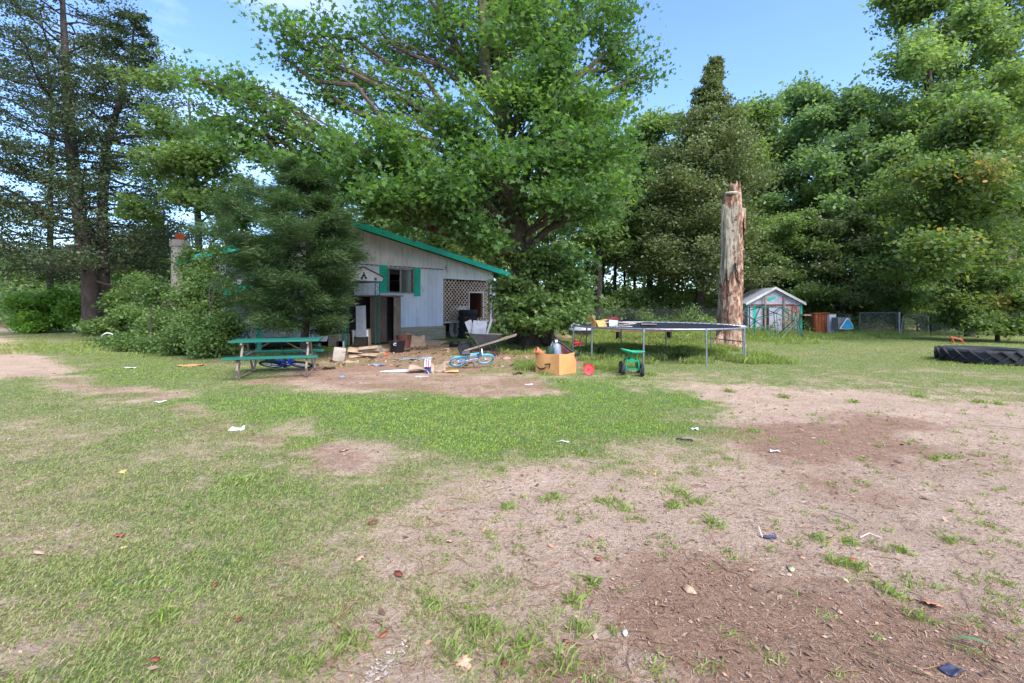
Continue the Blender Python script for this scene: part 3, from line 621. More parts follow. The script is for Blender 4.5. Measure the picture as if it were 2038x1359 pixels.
for s_ in (1, -1):
    m = roof_slab(0 if s_ > 0 else -HWs-.16, AH+.02 if s_ > 0 else EH-.07, HWs+.16 if s_ > 0 else 0, EH-.07 if s_ > 0 else AH+.02, -.18, SD+.15, .045); m.build('roof', mat('pale_roof_felt', lin(176, 178, 186), lin(140, 142, 150), rough=.8, scale=9), shed)
    m = MB(); xe = s_*(HWs+.18); ze = EH-.08
    m.add([(0, -.22, AH-.05), (xe, -.22, ze-.05), (xe, -.22, ze+.1), (0, -.22, AH+.09), (0, -.19, AH-.05), (xe, -.19, ze-.05), (xe, -.19, ze+.1), (0, -.19, AH+.09)], [(0, 1, 2, 3), (7, 6, 5, 4), (0, 4, 5, 1), (1, 5, 6, 2), (2, 6, 7, 3), (3, 7, 4, 0)]); m.build('fascia', WTRIM, shed)
m = MB(); m.add([(-.42, -.035, 1.86), (.02, -.035, 2.0), (.12, -.035, 1.9), (-.32, -.035, 1.72)], [(0, 1, 2, 3)]); m.build('painted_patch', TEAL, shed)

def pt(o, px, py, Y): return P(px, py, Y)
def chain(mb, a, b, z0, z1, s=.09, r=.0035):
    a = Vector(a); b = Vector(b); L = (b-a).length; d = (b-a)/L; H = z1-z0
    n = int((L+H)/s)+1
    for k in range(1, n):
        c = k*s
        for sg in (1, -1):
            u0 = max(0, c-H); u1 = min(L, c)
            if u1-u0 < .02: continue
            za, zb = c-u0, c-u1
            if sg < 0: u0, u1 = L-u0, L-u1
            pa = a+d*u0; pb = a+d*u1
            mb.tube([(pa.x, pa.y, z0+za), (pb.x, pb.y, z0+zb)], r, 3, cap=False)
WIRE = mat('wire_mesh', lin(120, 126, 128), lin(92, 98, 98), rough=.5, metal=.4)
def fence(name, label, pts, h, n_posts, s=.11):
    o = thing(name, label, 'fence', pts[0])
    m = MB(); m.tube([Vector((p[0], p[1], h)) for p in pts], .016, 6); m.build('rail', DKSTEEL, o, org=pts[0])
    m = MB()
    for a, b_ in zip(pts, pts[1:]): chain(m, (a[0], a[1], 0), (b_[0], b_[1], 0), .04, h-.03, s)
    m.build('chain_mesh', WIRE, o, org=pts[0])
    for a, b_ in zip(pts, pts[1:]):
        for k in range(n_posts):
            u = k/n_posts; q = Vector(a)*(1-u)+Vector(b_)*u
            m = MB(); m.tube([(q.x, q.y, 0), (q.x, q.y, h+.05)], .024, 8); m.build('post', DKSTEEL, o, org=pts[0])
    return o
A1 = P(1150, 605, 29); A2 = P(1430, 605, 27); A3 = P(1600, 605, 26.2); A4 = P(1700, 605, 25.2)
fence('chain_link_fence', 'long dark chain link fence running along the wood behind the trampoline', [(A1.x, A1.y, 0), (A2.x, A2.y, 0), (A3.x, A3.y+1.2, 0)], 1.25, 4, .16)
fence('chain_link_fence', 'short chain link fence between the rusty sheet and the gate', [(P(1663, 605, 25).x, 25.0, 0), (P(1698, 605, 25).x, 25.0, 0)], 1.02, 2)
fence('chain_link_fence', 'chain link fence half hidden by the drooping bush right of the gates', [(P(1853, 605, 23.2).x, 23.2, 0), (P(2120, 605, 22.6).x, 22.6, 0)], 1.02, 3)
# gate 1
def P0(px, Y): q = P(px, 605, Y); return (q.x, q.y, 0)
g0, g1 = Vector(P0(1711, 24.4)), Vector(P0(1784, 23.6)); o = thing('wire_gate', 'square-cornered wire gate standing left of the grey post', 'gate', g0)
m = MB(); m.tube([g0+Vector((0, 0, .06)), g0+Vector((0, 0, 1.05))], .018, 6); m.tube([g1+Vector((0, 0, .06)), g1+Vector((0, 0, 1.08))], .018, 6); m.tube([g0+Vector((0, 0, 1.05)), g1+Vector((0, 0, 1.08))], .02, 6); m.tube([g0+Vector((0, 0, .08)), g1+Vector((0, 0, .08))], .018, 6); m.build('frame', GALV, o, org=g0)
m = MB(); chain(m, g0, g1, .08, 1.04, .085, .0045); m.build('wire_mesh', GALV, o, org=g0)
q = P0(1789, 23.5); m = MB(); m.tube([q, (q[0], q[1], 1.08)], .05, 10); m.lathe([(0, 1.13), (.055, 1.10), (.055, 1.07), (0, 1.07)], 10, Matrix.Translation(q)); tag(m.build('gate_post', GALV), 'thick grey steel post standing between the two wire gates', 'post')
g0, g1 = Vector(P0(1793, 22.9)), Vector(P0(1848, 22.5)); o = thing('wire_gate', 'leaning wire gate with rounded top corners right of the grey post', 'gate', g0)
d_ = g1-g0; L_ = d_.length; d_ /= L_; arc = [g0+Vector((0, 0, .03)), g0+d_*.07+Vector((0, 0, .85))]
for k in range(5): a = math.pi/2*k/4; arc.append(g0+d_*(.08+.14*(1-math.cos(a)))+Vector((0, 0, .87+.12*math.sin(a))))
for k in range(5): a = math.pi/2*k/4; arc.append(g0+d_*(L_-.16+.14*math.sin(a))+Vector((0, 0, .85+.12*math.cos(a))))
arc += [g1+Vector((0, 0, .1))]
m = MB(); m.tube(arc, .022, 8); m.build('frame', GALV, o, org=g0)
m = MB(); chain(m, g0+d_*.08, g1-d_*.03, .06, .93, .085, .003); m.build('wire_mesh', WIRE, o, org=g0)
# kennel, rusty sheet, white panel
k0 = Vector(P0(1602, 25.0)); o = thing('kennel', 'dark wire kennel with a rusty top board beside the shed', 'kennel', k0)
k1 = Vector(P0(1621, 24.8)); m = MB(); chain(m, k0, k1, .05, .86, .08, .005); m.build('wire_front', DKSTEEL, o, org=k0)
m = MB(); mid = (k0+k1)/2; m.box((mid.x, mid.y+.9, .44), ((k1-k0).length+.1, .06, .84)); m.build('back_board', DARKIN, o, org=k0)
m = MB(); m.box((mid.x, mid.y+.42, .93), ((k1-k0).length+.24, .95, .09), rot=(0, R(2), 0)); m.build('top_board', mat('peeling_board', lin(190, 172, 156), lin(160, 92, 60), scale=4, stretch=(2, 1, 1)), o, org=k0)
r0 = Vector(P0(1636, 24.6)); o = thing('rusty_cabinet', 'deeply rusted ribbed steel sheet cabinet standing in the grass', 'cabinet', r0)
m = MB(); m.box((0, .2, .5), (.72, .36, 1.0))
for k in range(5): m.box((-.3+k*.15, .01, .5), (.03, .03, .98))
m.build('body', RUST, o)
m = MB(); m.box((0, .19, 1.03), (.8, .44, .05), rot=(0, R(-2), 0)); m.build('lid', RUST, o)
r1 = Vector(P0(1658, 24.4)); o = thing('white_cabinet', 'narrow white metal cabinet with rusty top edge beside rusty sheet', 'cabinet', r1)
m = MB(); m.box((-.0, .18, .49), (.33, .34, .98)); m.build('body', WPLAS, o, bevel=.01)
m = MB(); m.box((0, .18, .995), (.35, .36, .03)); m.build('top_edge', RUST, o)
# blue triangular scoop on a pale box
q = Vector(P0(1683, 23.6)); m = MB(); m.box((0, .35, .52), (.6, .5, .62)); bx_ = m.build('box', mat('grey_box', lin(120, 124, 126), lin(96, 100, 98)), None); bx_.location = q; tag(bx_, 'low grey box behind the blue and white triangular sign', 'box')
o = thing('triangular_sign', 'blue triangular board with white edge standing by the fence', 'sign', q)
m = MB(); m.prism([(-.38, .30), (.0, .30-.04), (.30, .30), (.24, .52), (.06, .80), (-.02, .82)], .03, Matrix.Translation((0, -.1, 0)) @ XZ); m.build('rim', WPLAS, o)
m = MB(); m.prism([(-.31, .325), (.0, .285), (.27, .32), (.22, .50), (.05, .77), (-.01, .775)], .02, Matrix.Translation((0, -.13, 0)) @ XZ); m.build('face', mat('blue_board', lin(50, 150, 190), lin(30, 110, 150), scale=3), o)
m = MB(); m.tube([(0, -.08, 0), (0, -.08, .32)], .015, 6); m.build('stake', DKSTEEL, o)
q = Vector(P0(1909, 21.5)); m = MB(); m.tube([q, q+Vector((0, 0, .95))], .022, 6); tag(m.build('fence_post', GREENP), 'thin green steel post in front of the yellowing tree', 'post')
q = G(1903, 684); o = thing('sawhorse', 'small orange sawhorse tipped over by the right hand bushes', 'sawhorse', q); o.scale = (.75, .75, .7)
m = MB(); m.box((0, 0, .30), (.62, .06, .06), rot=(0, R(14), 0)); m.build('beam', ORANGE, o)
for a, b_ in ((-.22, -.14), (-.2, .14), (.2, -.14), (.24, .14)): m = MB(); m.tube([(a*.9, 0, .3), (a*1.3+.1, b_, 0)], .018, 5); m.build('leg', ORANGE, o)

# ------------------------------------------------------------ trees
MAPLE_T = np.array([(0, -.10), (.30, -.34), (.34, -.02), (.62, .12), (.30, .34), (.22, .30), (0, .95), (-.22, .30), (-.30, .34), (-.62, .12), (-.34, -.02), (-.30, -.34)])*1.0
DIAM_T = np.array([(0, -.5), (.34, 0), (0, .6), (-.34, 0)])
OVAL_T = np.array([(0, -.5), (.30, -.15), (.26, .25), (0, .55), (-.26, .25), (-.30, -.15)])
NEED_T = np.array([(-.05, 0), (.05, 0), (.0, 1.0)])
def leaves(name, C, size, T, m, tint, parent, org, up=1.0, jit=.75, along=None, asp=1.0):
    n = len(C); k = len(T)
    nr = rng.normal(0, jit, (n, 3)); nr[:, 2] += up; nr /= np.linalg.norm(nr, axis=1)[:, None]
    if along is None: ref = rng.normal(0, 1, (n, 3))
    else: ref = along+rng.normal(0, .38, (n, 3))
    v = ref-nr*np.sum(ref*nr, 1)[:, None]; v /= np.linalg.norm(v, axis=1)[:, None]+1e-9
    if along is not None:   # keep the needle direction exactly
        v = ref/np.linalg.norm(ref, axis=1)[:, None]; 
    u = np.cross(v, nr)
    if along is not None: u /= np.linalg.norm(u, axis=1)[:, None]+1e-9
    sz = np.broadcast_to(size, (n,))[:, None, None]
    V = C[:, None, :]+sz*(u[:, None, :]*T[None, :, 0:1]*asp+v[:, None, :]*T[None, :, 1:2])
    return np_mesh(name, V.reshape(-1, 3), k, m, parent, {'tint': np.repeat(np.clip(tint, 0, 1), k)}, org)
def curve(a, b, n, bow, jit):
    a = Vector(a); b = Vector(b); L = (b-a).length; o = []
    for i in range(n):
        t = i/(n-1); p = a.lerp(b, t); p.z += bow*L*4*t*(1-t)
        if 0 < i < n-1: p += Vector((random.gauss(0, 1), random.gauss(0, 1), random.gauss(0, 1)))*jit*L
        o.append(p)
    return o
def trunk_at(tr, z):
    for (p, r), (q, s) in zip(tr, tr[1:]):
        if p[2] <= z <= q[2]:
            t = (z-p[2])/(q[2]-p[2]+1e-9); return Vector(p).lerp(Vector(q), t), r*(1-t)+s*t
    return (Vector(tr[-1][0]), tr[-1][1]) if z > tr[-1][0][2] else (Vector(tr[0][0]), tr[0][1])
def tree(name, label, cat, tr, blobs, nleaf, size, T, lm, bm, group=None, spread=.45, flat=.45, drop=.35, limb_r=.42, jit=.75, part='crown', up=1.0, tips=(.25, 1.08), roots=True, bow=.05, kind=None, szvar=.3, extra=()):
    """tr: [(point, radius)], blobs: (centre, radii, number of boughs); leaves sit along boughs grown from limbs"""
    org = tuple(tr[0][0]); o = thing(name, label, cat, org, group=group)
    m = MB(); m.tube([p for p, r in tr], [r for p, r in tr], 12)
    if roots:
        p0 = Vector(tr[0][0]); r0 = tr[0][1]
        for k in range(6):
            a = k*1.05+random.uniform(-.3, .3); dv = Vector((math.cos(a), math.sin(a), 0))
            m.tube([p0+dv*r0*.35+Vector((0, 0, r0*1.3)), p0+dv*r0*1.0+Vector((0, 0, r0*.35)), p0+dv*r0*1.9+Vector((0, 0, -.05))], [r0*.42, r0*.36, r0*.12], 7)
    for e in extra: m.tube([p for p, r in e], [r for p, r in e], 9)
    LA, LB, LT, NN = [], [], [], []
    tot = sum(b[2] for b in blobs)
    for c, rad, ns in blobs:
        c = Vector(c); axd = math.hypot(c.x-tr[0][0][0], c.y-tr[0][0][1])
        ap, ar = trunk_at(tr, max(tr[0][0][2]+.15*(tr[-1][0][2]), c.z-drop*axd-.4*rad[2]))
        lr = max(.02, ar*limb_r); lp = curve(ap, c, 7, bow, .025)
        m.tube(lp, [lr*(1-.11*i) for i in range(7)], 6)
        ct = random.random()
        for s in range(ns):
            d = np.random.default_rng(random.randrange(1 << 30)).normal(0, 1, 3); d /= np.linalg.norm(d)
            rr = random.random()**.42; tgt = c+Vector((d[0]*rad[0], d[1]*rad[1], d[2]*rad[2]))*rr
            if tgt.z < .15: tgt.z = .15+random.random()*.2
            st = lp[min(6, random.randint(2, 6))]
            sp = curve(st, tgt, 4, .04, .05); m.tube(sp, [lr*.30, lr*.2, lr*.12, .006], 4, cap=False)
            LA.append(tuple(sp[1])); LB.append(tuple(tgt)); LT.append(.35*ct+.65*random.random())
    m.build('trunk', bm, o, org=org)
    LA = np.array(LA); LB = np.array(LB); LT = np.array(LT); ns = len(LA); per = max(1, int(nleaf/ns)); idx = np.repeat(np.arange(ns), per)
    tpos = rng.uniform(tips[0], tips[1], len(idx))[:, None]; C = LA[idx]+(LB[idx]-LA[idx])*tpos+rng.normal(0, 1, (len(idx), 3))*np.array([spread, spread, spread*flat])
    C = C[C[:, 2] > .03] if True else C; idx = idx[:len(C)] if len(C) != len(idx) else idx
    tint = LT[idx]*.55+rng.random(len(C))*.45
    leaves(part, C, size*(1+rng.uniform(-szvar, szvar, len(C))), T, lm, tint, o, org, jit=jit, up=up)
    return o
def conifer(name, label, cat, tr, z0, ztop, rmax, nb, lm, bm, group=None, tuft=None, prof=None, nlv=30000, size=.09, T=DIAM_T, sag=-.12, along=False, gap=.0, spread=.22, seed=0, up_ang=.12, asp=1.0, kids=6, azf=None):
    org = tuple(tr[0][0]); o = thing(name, label, cat, org, group=group); m = MB(); m.tube([p for p, r in tr], [r for p, r in tr], 11)
    LA, LB, LT, LS = [], [], [], []
    for i in range(nb):
        u = (i+.5)/nb; z = z0+(ztop-z0)*u**1.0; a = i*2.399+random.uniform(-.5, .5)
        if random.random() < gap: continue
        L = rmax*(prof(u) if prof else (1-u)**.8+.05)*random.uniform(.65, 1.15)*(azf(a) if azf else 1)
        ap, ar = trunk_at(tr, z); dv = Vector((math.cos(a), math.sin(a), 0))
        tgt = ap+dv*L+Vector((0, 0, up_ang*L+random.uniform(-.24, .24)*L)); lp = curve(ap, tgt, 6, sag, .02); m.tube(lp, [max(.008, min(ar*.4, .012*L+.012)*(1-.15*q)) for q in range(6)], 5, cap=False)
        ct = random.random()
        for s in range(kids+int(L*3)):
            f = random.uniform(.25, 1); k = f*5; q = int(min(4, k)); st = lp[q].lerp(lp[q+1], k-q); aa = a+random.choice((-1, 1))*random.uniform(.5, 1.1); l2 = (.25+.32*L*(1-f*.6))*random.uniform(.6, 1.2)
            en = st+Vector((math.cos(aa), math.sin(aa), random.uniform(-.15, .2)))*l2
            if s % 2: m.tube([st, en], [.008, .003], 3, cap=False)
            LA.append(tuple(st)); LB.append(tuple(en)); LT.append(.4*ct+.6*random.random()); LS.append(min(1, .22+1.25*L/rmax))
        LA.append(tuple(lp[3])); LB.append(tuple(lp[5])); LT.append(ct); LS.append(min(1, .22+1.25*L/rmax))
    m.build('trunk', bm, o, org=org)
    LA = np.array(LA); LB = np.array(LB); LT = np.array(LT); idx = rng.integers(0, len(LA), nlv)
    C = LA[idx]+(LB[idx]-LA[idx])*rng.uniform(.05, 1.1, (nlv, 1))+rng.normal(0, 1, (nlv, 3))*np.array([spread, spread, spread*.75])*np.array(LS)[idx][:, None]
    dv = LB[idx]-LA[idx]; dv = dv/(np.linalg.norm(dv, axis=1)[:, None]+1e-9)
    leaves('foliage', C, size*(1+rng.uniform(-.3, .4, nlv)), T, lm, LT[idx]*.5+rng.random(nlv)*.5, o, org, along=dv if along else None, jit=.8, asp=asp)
    return o
def W3(px, py, Y): q = P(px, py, Y); return (q.x, q.y, q.z)
def base(px, Y): q = P(px, 605, Y); return (q.x, q.y, 0.0)
def blob(px, py, Y, rpx, rpy, rd, n): return (W3(px, py, Y), (rpx/F*Y, rd, rpy/F*Y), n)

# big maple in the middle
tb = base(1062, 17.0)
tr = [(tb, .62), (W3(1056, 610, 17), .50), (W3(1040, 520, 16.9), .43), (W3(1022, 420, 16.8), .38), (W3(1010, 300, 16.7), .33), (W3(998, 180, 16.6), .27), (W3(985, 60, 16.5), .22), (W3(975, -80, 16.5), .17), (W3(965, -260, 16.5), .10), (W3(960, -420, 16.5), .04)]
ex = [[(W3(1036, 490, 16.8), .30), (W3(960, 400, 16.2), .2), (W3(880, 350, 15.6), .15), (W3(790, 325, 15.2), .09), (W3(700, 330, 14.8), .05)],
      [(W3(1004, 250, 16.6), .26), (W3(965, 140, 16.2), .2), (W3(960, 20, 16), .16), (W3(950, -140, 16), .1)],
      [(W3(1000, 230, 16.7), .22), (W3(925, 130, 17.2), .17), (W3(880, 30, 17.6), .13), (W3(840, -120, 18), .08)],
      [(W3(1024, 430, 16.8), .2), (W3(1060, 300, 16), .13), (W3(1120, 278, 15.6), .09), (W3(1190, 250, 15.2), .05)],
      [(W3(1012, 330, 16.7), .2), (W3(1110, 190, 17.2), .12), (W3(1200, 110, 17.6), .07), (W3(1270, 60, 18), .03)]]
B = [blob(960,60,16.5,130,130,3,24), blob(1060,20,17.5,120,110,3,22), blob(1150,60,18,100,90,2.6,18), blob(1245,130,18,70,70,1.8,10), blob(1290,150,17.5,34,40,.8,4), blob(1230,30,18.5,70,50,2,7),
     blob(850,60,17.5,110,90,2.6,13), blob(750,55,17,100,70,2.2,10), blob(640,70,16.5,90,45,1.8,7), blob(560,55,16,60,40,1.2,4), blob(700,140,16.5,100,45,1.8,7), blob(560,110,16,50,22,1.0,3), blob(640,175,16,50,22,1.0,3),
     blob(820,190,17,90,45,2,9), blob(730,210,16.5,40,26,1,3), blob(900,270,15.5,110,70,2.2,20), blob(780,300,14.5,90,55,1.8,15), blob(690,330,14.2,70,45,1.4,10), blob(1030,190,15,110,90,2.2,18),
     blob(1100,170,15.5,100,80,2.2,20), blob(1180,210,16,80,70,2,15), blob(1220,300,16,80,60,1.8,14), blob(1120,290,14.5,90,60,1.8,18), blob(985,320,14.2,80,50,1.5,11), blob(1110,385,14.6,75,45,1.6,11), blob(1180,390,15.5,80,45,1.8,13),
     blob(900,370,14,90,50,1.6,15), blob(800,400,14.2,90,32,1.4,11), blob(925,430,14.4,50,34,1.2,8), blob(730,390,13.6,70,30,1.2,7), blob(620,370,14.5,60,40,1.4,7), blob(640,270,15.5,80,40,1.6,7), blob(540,250,15.5,70,40,1.5,7),
     blob(450,170,15,70,30,1.2,6), blob(430,230,15,60,40,1.4,6), blob(380,150,14.6,34,24,.9,3), blob(520,190,15.5,60,24,1.2,4), blob(480,300,15.5,80,40,1.6,9), blob(560,330,15,70,36,1.4,9), blob(980,480,14.3,34,40,.9,5), blob(1120,520,16,60,40,1.4,8),
     blob(1000,-120,17,260,100,4,34), blob(760,-60,17.5,140,60,3,12), blob(1200,-60,18.5,120,60,3,12), blob(1010,100,20.5,180,160,1.8,18), blob(1120,330,19.5,160,120,1.8,18), blob(900,330,19,120,100,1.8,10)]
tree('maple_tree', 'huge green maple leaning over the house, tallest tree in the middle', 'tree', tr, B, 72000, .125, MAPLE_T, LF_MAPLE, BARK, spread=.34, flat=.55, drop=.6, jit=.9, extra=ex, limb_r=.36, szvar=.5, tips=(.35, 1.12))
# shrubby growth round the maple's foot
tree('maple_sapling', 'bushy dark sapling growing round the foot of the big maple', 'shrub', [(base(1095, 16.3), .06), (W3(1095, 560, 16.3), .04), (W3(1090, 470, 16.3), .02)],
     [blob(1010,560,16,34,40,.8,7), blob(1060,520,16,50,45,1,9), blob(1130,560,16,40,40,1,9), blob(1060,600,15.6,60,30,1,10), blob(1120,620,15.2,42,26,.9,10), blob(1020,640,15.4,40,24,.8,8), blob(1085,645,15,40,16,.6,8), blob(1150,595,15.5,20,24,.6,4), blob(1000,610,15.8,20,34,.5,4), blob(980,665,15.2,30,14,.5,4)], 12500, .12, MAPLE_T, LF_SHRUB, BARKD, spread=.22, roots=False)
# tall sparse trees on the left
tA = base(182, 22.8)
conifer('conifer_tree', 'tall sparse conifer with thick trunk, left of its twin by the path', 'tree', [(tA, .36), (W3(178, 560, 22.8), .31), (W3(158, 430, 22.8), .28), (W3(142, 300, 22.8), .24), (W3(133, 160, 22.8), .18), (W3(126, 40, 22.8), .12), (W3(120, -120, 22.8), .03)],
        2.6, 17.5, 6.0, 84, LF_DARK, BARKD, nlv=50000, size=.105, prof=lambda u: .95-.35*u if u < .75 else 2.4*(1-u)+.1, spread=.26, sag=-.05, up_ang=.16)
tA = base(206, 23.6)
conifer('conifer_tree', 'tall sparse conifer with thinner trunk, right of its twin by the path', 'tree', [(tA, .30), (W3(206, 560, 23.6), .26), (W3(203, 420, 23.6), .22), (W3(212, 290, 23.6), .18), (W3(238, 200, 23.6), .12), (W3(262, 120, 23.6), .07), (W3(268, 20, 23.6), .02)],
        2.8, 15.8, 6.2, 78, LF_DARK, BARKD, nlv=46000, size=.105, prof=lambda u: .95-.6*u if u < .7 else 1.4*(1-u)+.06, spread=.26, sag=-.05, up_ang=.16)
tA = base(100, 27)
conifer('conifer_tree', 'thin conifer standing behind the tall pair at the far left', 'tree', [(tA, .16), (W3(100, 400, 27), .13), (W3(104, 260, 27), .10), (W3(90, 60, 27), .03)],
        3.5, 17, 3.6, 44, LF_DARK, BARKD, nlv=12000, size=.11, prof=lambda u: .9-.5*u, spread=.18, sag=-.05)
tree('leafy_tree', 'leafy tree hanging over the shrubs between the conifers and the house', 'tree', [(base(395, 19.5), .17), (W3(395, 450, 19.5), .13), (W3(385, 300, 19.5), .09), (W3(375, 200, 19.5), .03)],
     [blob(330,330,19.5,70,50,1.8,12), blob(400,300,19,70,60,1.8,14), blob(390,385,19,60,36,1.6,12), blob(275,420,19.5,40,22,1.4,6), blob(450,390,18.5,60,50,1.6,12), blob(330,250,19.5,50,40,1.4,7), blob(440,330,19,60,50,1.6,10), blob(310,150,20,60,26,1.4,5), blob(490,430,18,40,30,1.0,7)], 17000, .13, MAPLE_T, LF_SHRUB, BARKD, spread=.33)
# white pine in front of the house
conifer('pine_tree', 'soft needled pine tree growing between picnic table and house porch', 'tree', [(base(603, 13.4), .11), (W3(616, 560, 13.4), .09), (W3(612, 440, 13.4), .06), (W3(606, 330, 13.4), .02)],
        0.75, 5.3, 1.68, 84, LF_PINE, BARKD, nlv=210000, size=.125, T=NEED_T, along=True, prof=lambda u: .80+.28*math.sin(u*3.0) if u < .55 else 1.0*(1-u)*2.2+.12, spread=.11, sag=-.05, up_ang=.18, asp=1.25, kids=10, azf=lambda a: 1-.28*math.cos(a)-.16*math.sin(a))
# shrubs along the left
def shrub(label, px, Y, blobs, n, size, lm, name='shrub', T=OVAL_T, group=None, spread=.2):
    return tree(name, label, 'shrub', [(base(px, Y), .04), (W3(px, 605+45, Y), .03), (W3(px, 605+5, Y), .012)], blobs, n, size, T, lm, BARKD, spread=spread, roots=False, drop=.1, group=group, flat=.6)
shrub('broad dark shrub heaped against the house left of the picnic table', 420, 14.6, [blob(400,600,15.6,60,55,1.3,16), blob(415,565,15.8,44,50,1.1,12), blob(440,650,14.4,40,38,.9,14), blob(380,660,14.2,60,36,1,16), blob(420,690,13.6,60,20,.6,10), blob(430,500,16,40,36,1,8)], 22000, .085, LF_SHRUB)
shrub('rambling green shrub climbing beneath the chimney', 330, 17.2, [blob(330,590,18,50,45,1.2,12), blob(300,640,17,60,36,1.1,14), blob(350,650,16,50,34,1,12), blob(290,570,18.5,40,34,1.1,8), blob(280,680,15.8,50,18,.7,9), blob(380,520,18.5,30,36,.8,7)], 17000, .09, LF_SHRUB)
shrub('low fern-leaved bush at the foot of the tall conifers', 235, 20.6, [blob(245,600,20.5,36,24,.9,8), blob(240,640,20,46,26,1,12), blob(200,655,20.2,24,18,.7,6), blob(275,620,19.8,30,30,.9,7)], 7000, .13, LF_SHRUB)
shrub('rounded lime green bush beside the curving path', 90, 25.5, [blob(60,605,25.5,38,26,1.2,12), blob(110,600,25.5,42,28,1.2,14), blob(150,620,25,26,32,1,9), blob(90,640,25,52,24,1.2,14), blob(55,640,25.5,30,20,1,7)], 15000, .14, LF_LIME, spread=.24)
shrub('dark low weeds spreading below the shrubs by the hoop', 300, 15.2, [blob(260,698,15.4,36,10,.5,6), blob(310,705,14.9,40,10,.5,7), blob(360,712,14.3,40,8,.4,6), blob(215,690,16.2,20,8,.4,3)], 5000, .08, LF_SHRUB)
# cedar and neighbours behind the trampoline
conifer('cedar_tree', 'brownish green cedar with ragged spire top behind the dead trunk', 'tree', [(base(1393, 29), .27), (W3(1393, 500, 29), .24), (W3(1398, 380, 29), .2), (W3(1405, 260, 29), .12), (W3(1412, 190, 29), .07), (W3(1424, 112, 29), .015)],
        2.6, 16.3, 4.0, 120, LF_BROWN, BARKD, nlv=74000, size=.15, prof=lambda u: .95-.25*u if u < .45 else max(.04, .84-1.7*(u-.45)) if u < .76 else max(.02, .25-.98*(u-.76)), spread=.36, sag=-.03, up_ang=.12)
conifer('cedar_tree', 'dark drooping cedar standing behind the pale shed', 'tree', [(base(1560, 30), .22), (W3(1560, 520, 30), .14), (W3(1556, 430, 30), .03)],
        1.2, 7.0, 3.8, 54, LF_MID, BARKD, nlv=34000, size=.15, prof=lambda u: .95-.45*u, spread=.24, sag=-.06, up_ang=-.02)
conifer('spruce_tree', 'dark spruce with reddish trunk behind the rusty sheet cabinet', 'tree', [(base(1672, 29), .22), (W3(1672, 520, 29), .14), (W3(1668, 425, 29), .03)],
        1.6, 7.0, 3.6, 52, LF_BROWN, BARKD, nlv=32000, size=.15, prof=lambda u: .95-.5*u, spread=.24, sag=-.06, up_ang=-.05)
# woodland trees on the right: individually placed
def wood_tree(label, px, Y, ztop_py, wpx, seed, lm, size, n, cat='tree', lowpy=560, name='broadleaf_tree', group=None, T=OVAL_T, lean=0, trr=.22):
    random.seed(seed); bl = []; h0, h1 = lowpy, ztop_py; nb = 11
    for i in range(nb):
        u = (i+.5)/nb; py = h0+(h1-h0)*u; wr = wpx*(.75+.5*math.sin(math.pi*min(1, u*.85+.12)))*(1-.38*u)
        a = i*2.4; ox = math.cos(a)*wr*.45+lean*u; dy = math.sin(a)*wr/F*Y*.45
        bl.append(blob(px+ox, py, Y+dy, wr*.66, abs(h1-h0)/nb*1.3, wr*.6/F*Y, 20))
    for i in range(13):
        u = random.random(); wr = wpx*(.75+.5*math.sin(math.pi*min(1, u*.85+.12)))*(1-.38*u); a = random.uniform(0, 6.28); q_ = random.uniform(.95, 1.35)
        bl.append(blob(px+lean*u+math.cos(a)*wr*q_, h0+(h1-h0)*u, Y+math.sin(a)*wr/F*Y*q_, wr*random.uniform(.14, .30), wr*.16, wr*.2/F*Y, 5))
    bl.append(blob(px+lean, h1+.02*(h0-h1), Y, wpx*.22, abs(h1-h0)*.06, wpx*.2/F*Y, 7))
    r = trr; return tree(name, label, cat, [(base(px, Y), r), (W3(px+3, (605+h0)/2, Y), r*.85), (W3(px+lean*.3, h0+(h1-h0)*.4, Y), r*.6), (W3(px+lean*.8, h0+(h1-h0)*.8, Y), r*.25), (W3(px+lean, h1, Y), .02)], bl, n, size, T, lm, BARKD, spread=.36, flat=.70, drop=.3, group=group, roots=False, bow=.12, jit=.9, szvar=.5)
wood_tree('bright green tree between the big maple and the cedar', 1290, 33, 240, 90, 11, LF_MID, .22, 22500, lowpy=520)
wood_tree('leafy tree behind the cedar on its right', 1500, 36, 215, 95, 12, LF_MID, .23, 22500, lowpy=500)
wood_tree('pale topped tree rising behind the shed and dead trunk', 1590, 37, 175, 100, 13, LF_PALE, .23, 25500, lowpy=480)
wood_tree('pale green drooping tree left of the tallest right hand tree', 1700, 33, 190, 110, 14, LF_PALE, .22, 33000, lowpy=500)
wood_tree('tallest tree at the right, reaching above the picture', 1850, 32, -40, 150, 15, LF_MID, .22, 45000, lowpy=420, trr=.3)
wood_tree('tall tree at the right edge behind the yellowing tree', 2010, 33, -80, 140, 16, LF_MID, .22, 33000, lowpy=420, trr=.3)
wood_tree('mid green tree in front of the tallest tree', 1790, 28, 290, 80, 17, LF_MID, .19, 24000, lowpy=560)
wood_tree('dense yellowing tree with orange tinged leaves at the right', 1930, 22, 235, 150, 18, LF_OAK, .15, 51000, lowpy=560, name='oak_tree', trr=.2)
tree('beech_bush', 'wide drooping bush with yellow tinged leaves at the right edge', 'shrub', [(base(1985, 19.5), .08), (W3(1985, 570, 19.5), .05), (W3(1985, 520, 19.5), .02)],
     [blob(1900,600,19.5,60,22,1.1,12), blob(1960,560,19.5,70,28,1.2,14), blob(2020,600,19.2,60,36,1.2,14), blob(1900,632,19.8,40,16,.8,7), blob(1950,640,19,70,18,1,12), blob(2040,650,18.6,60,20,1,10), blob(1885,590,20.5,40,20,.9,6)], 15000, .13, OVAL_T, LF_OAK, BARKD, spread=.25, roots=False, drop=.1)
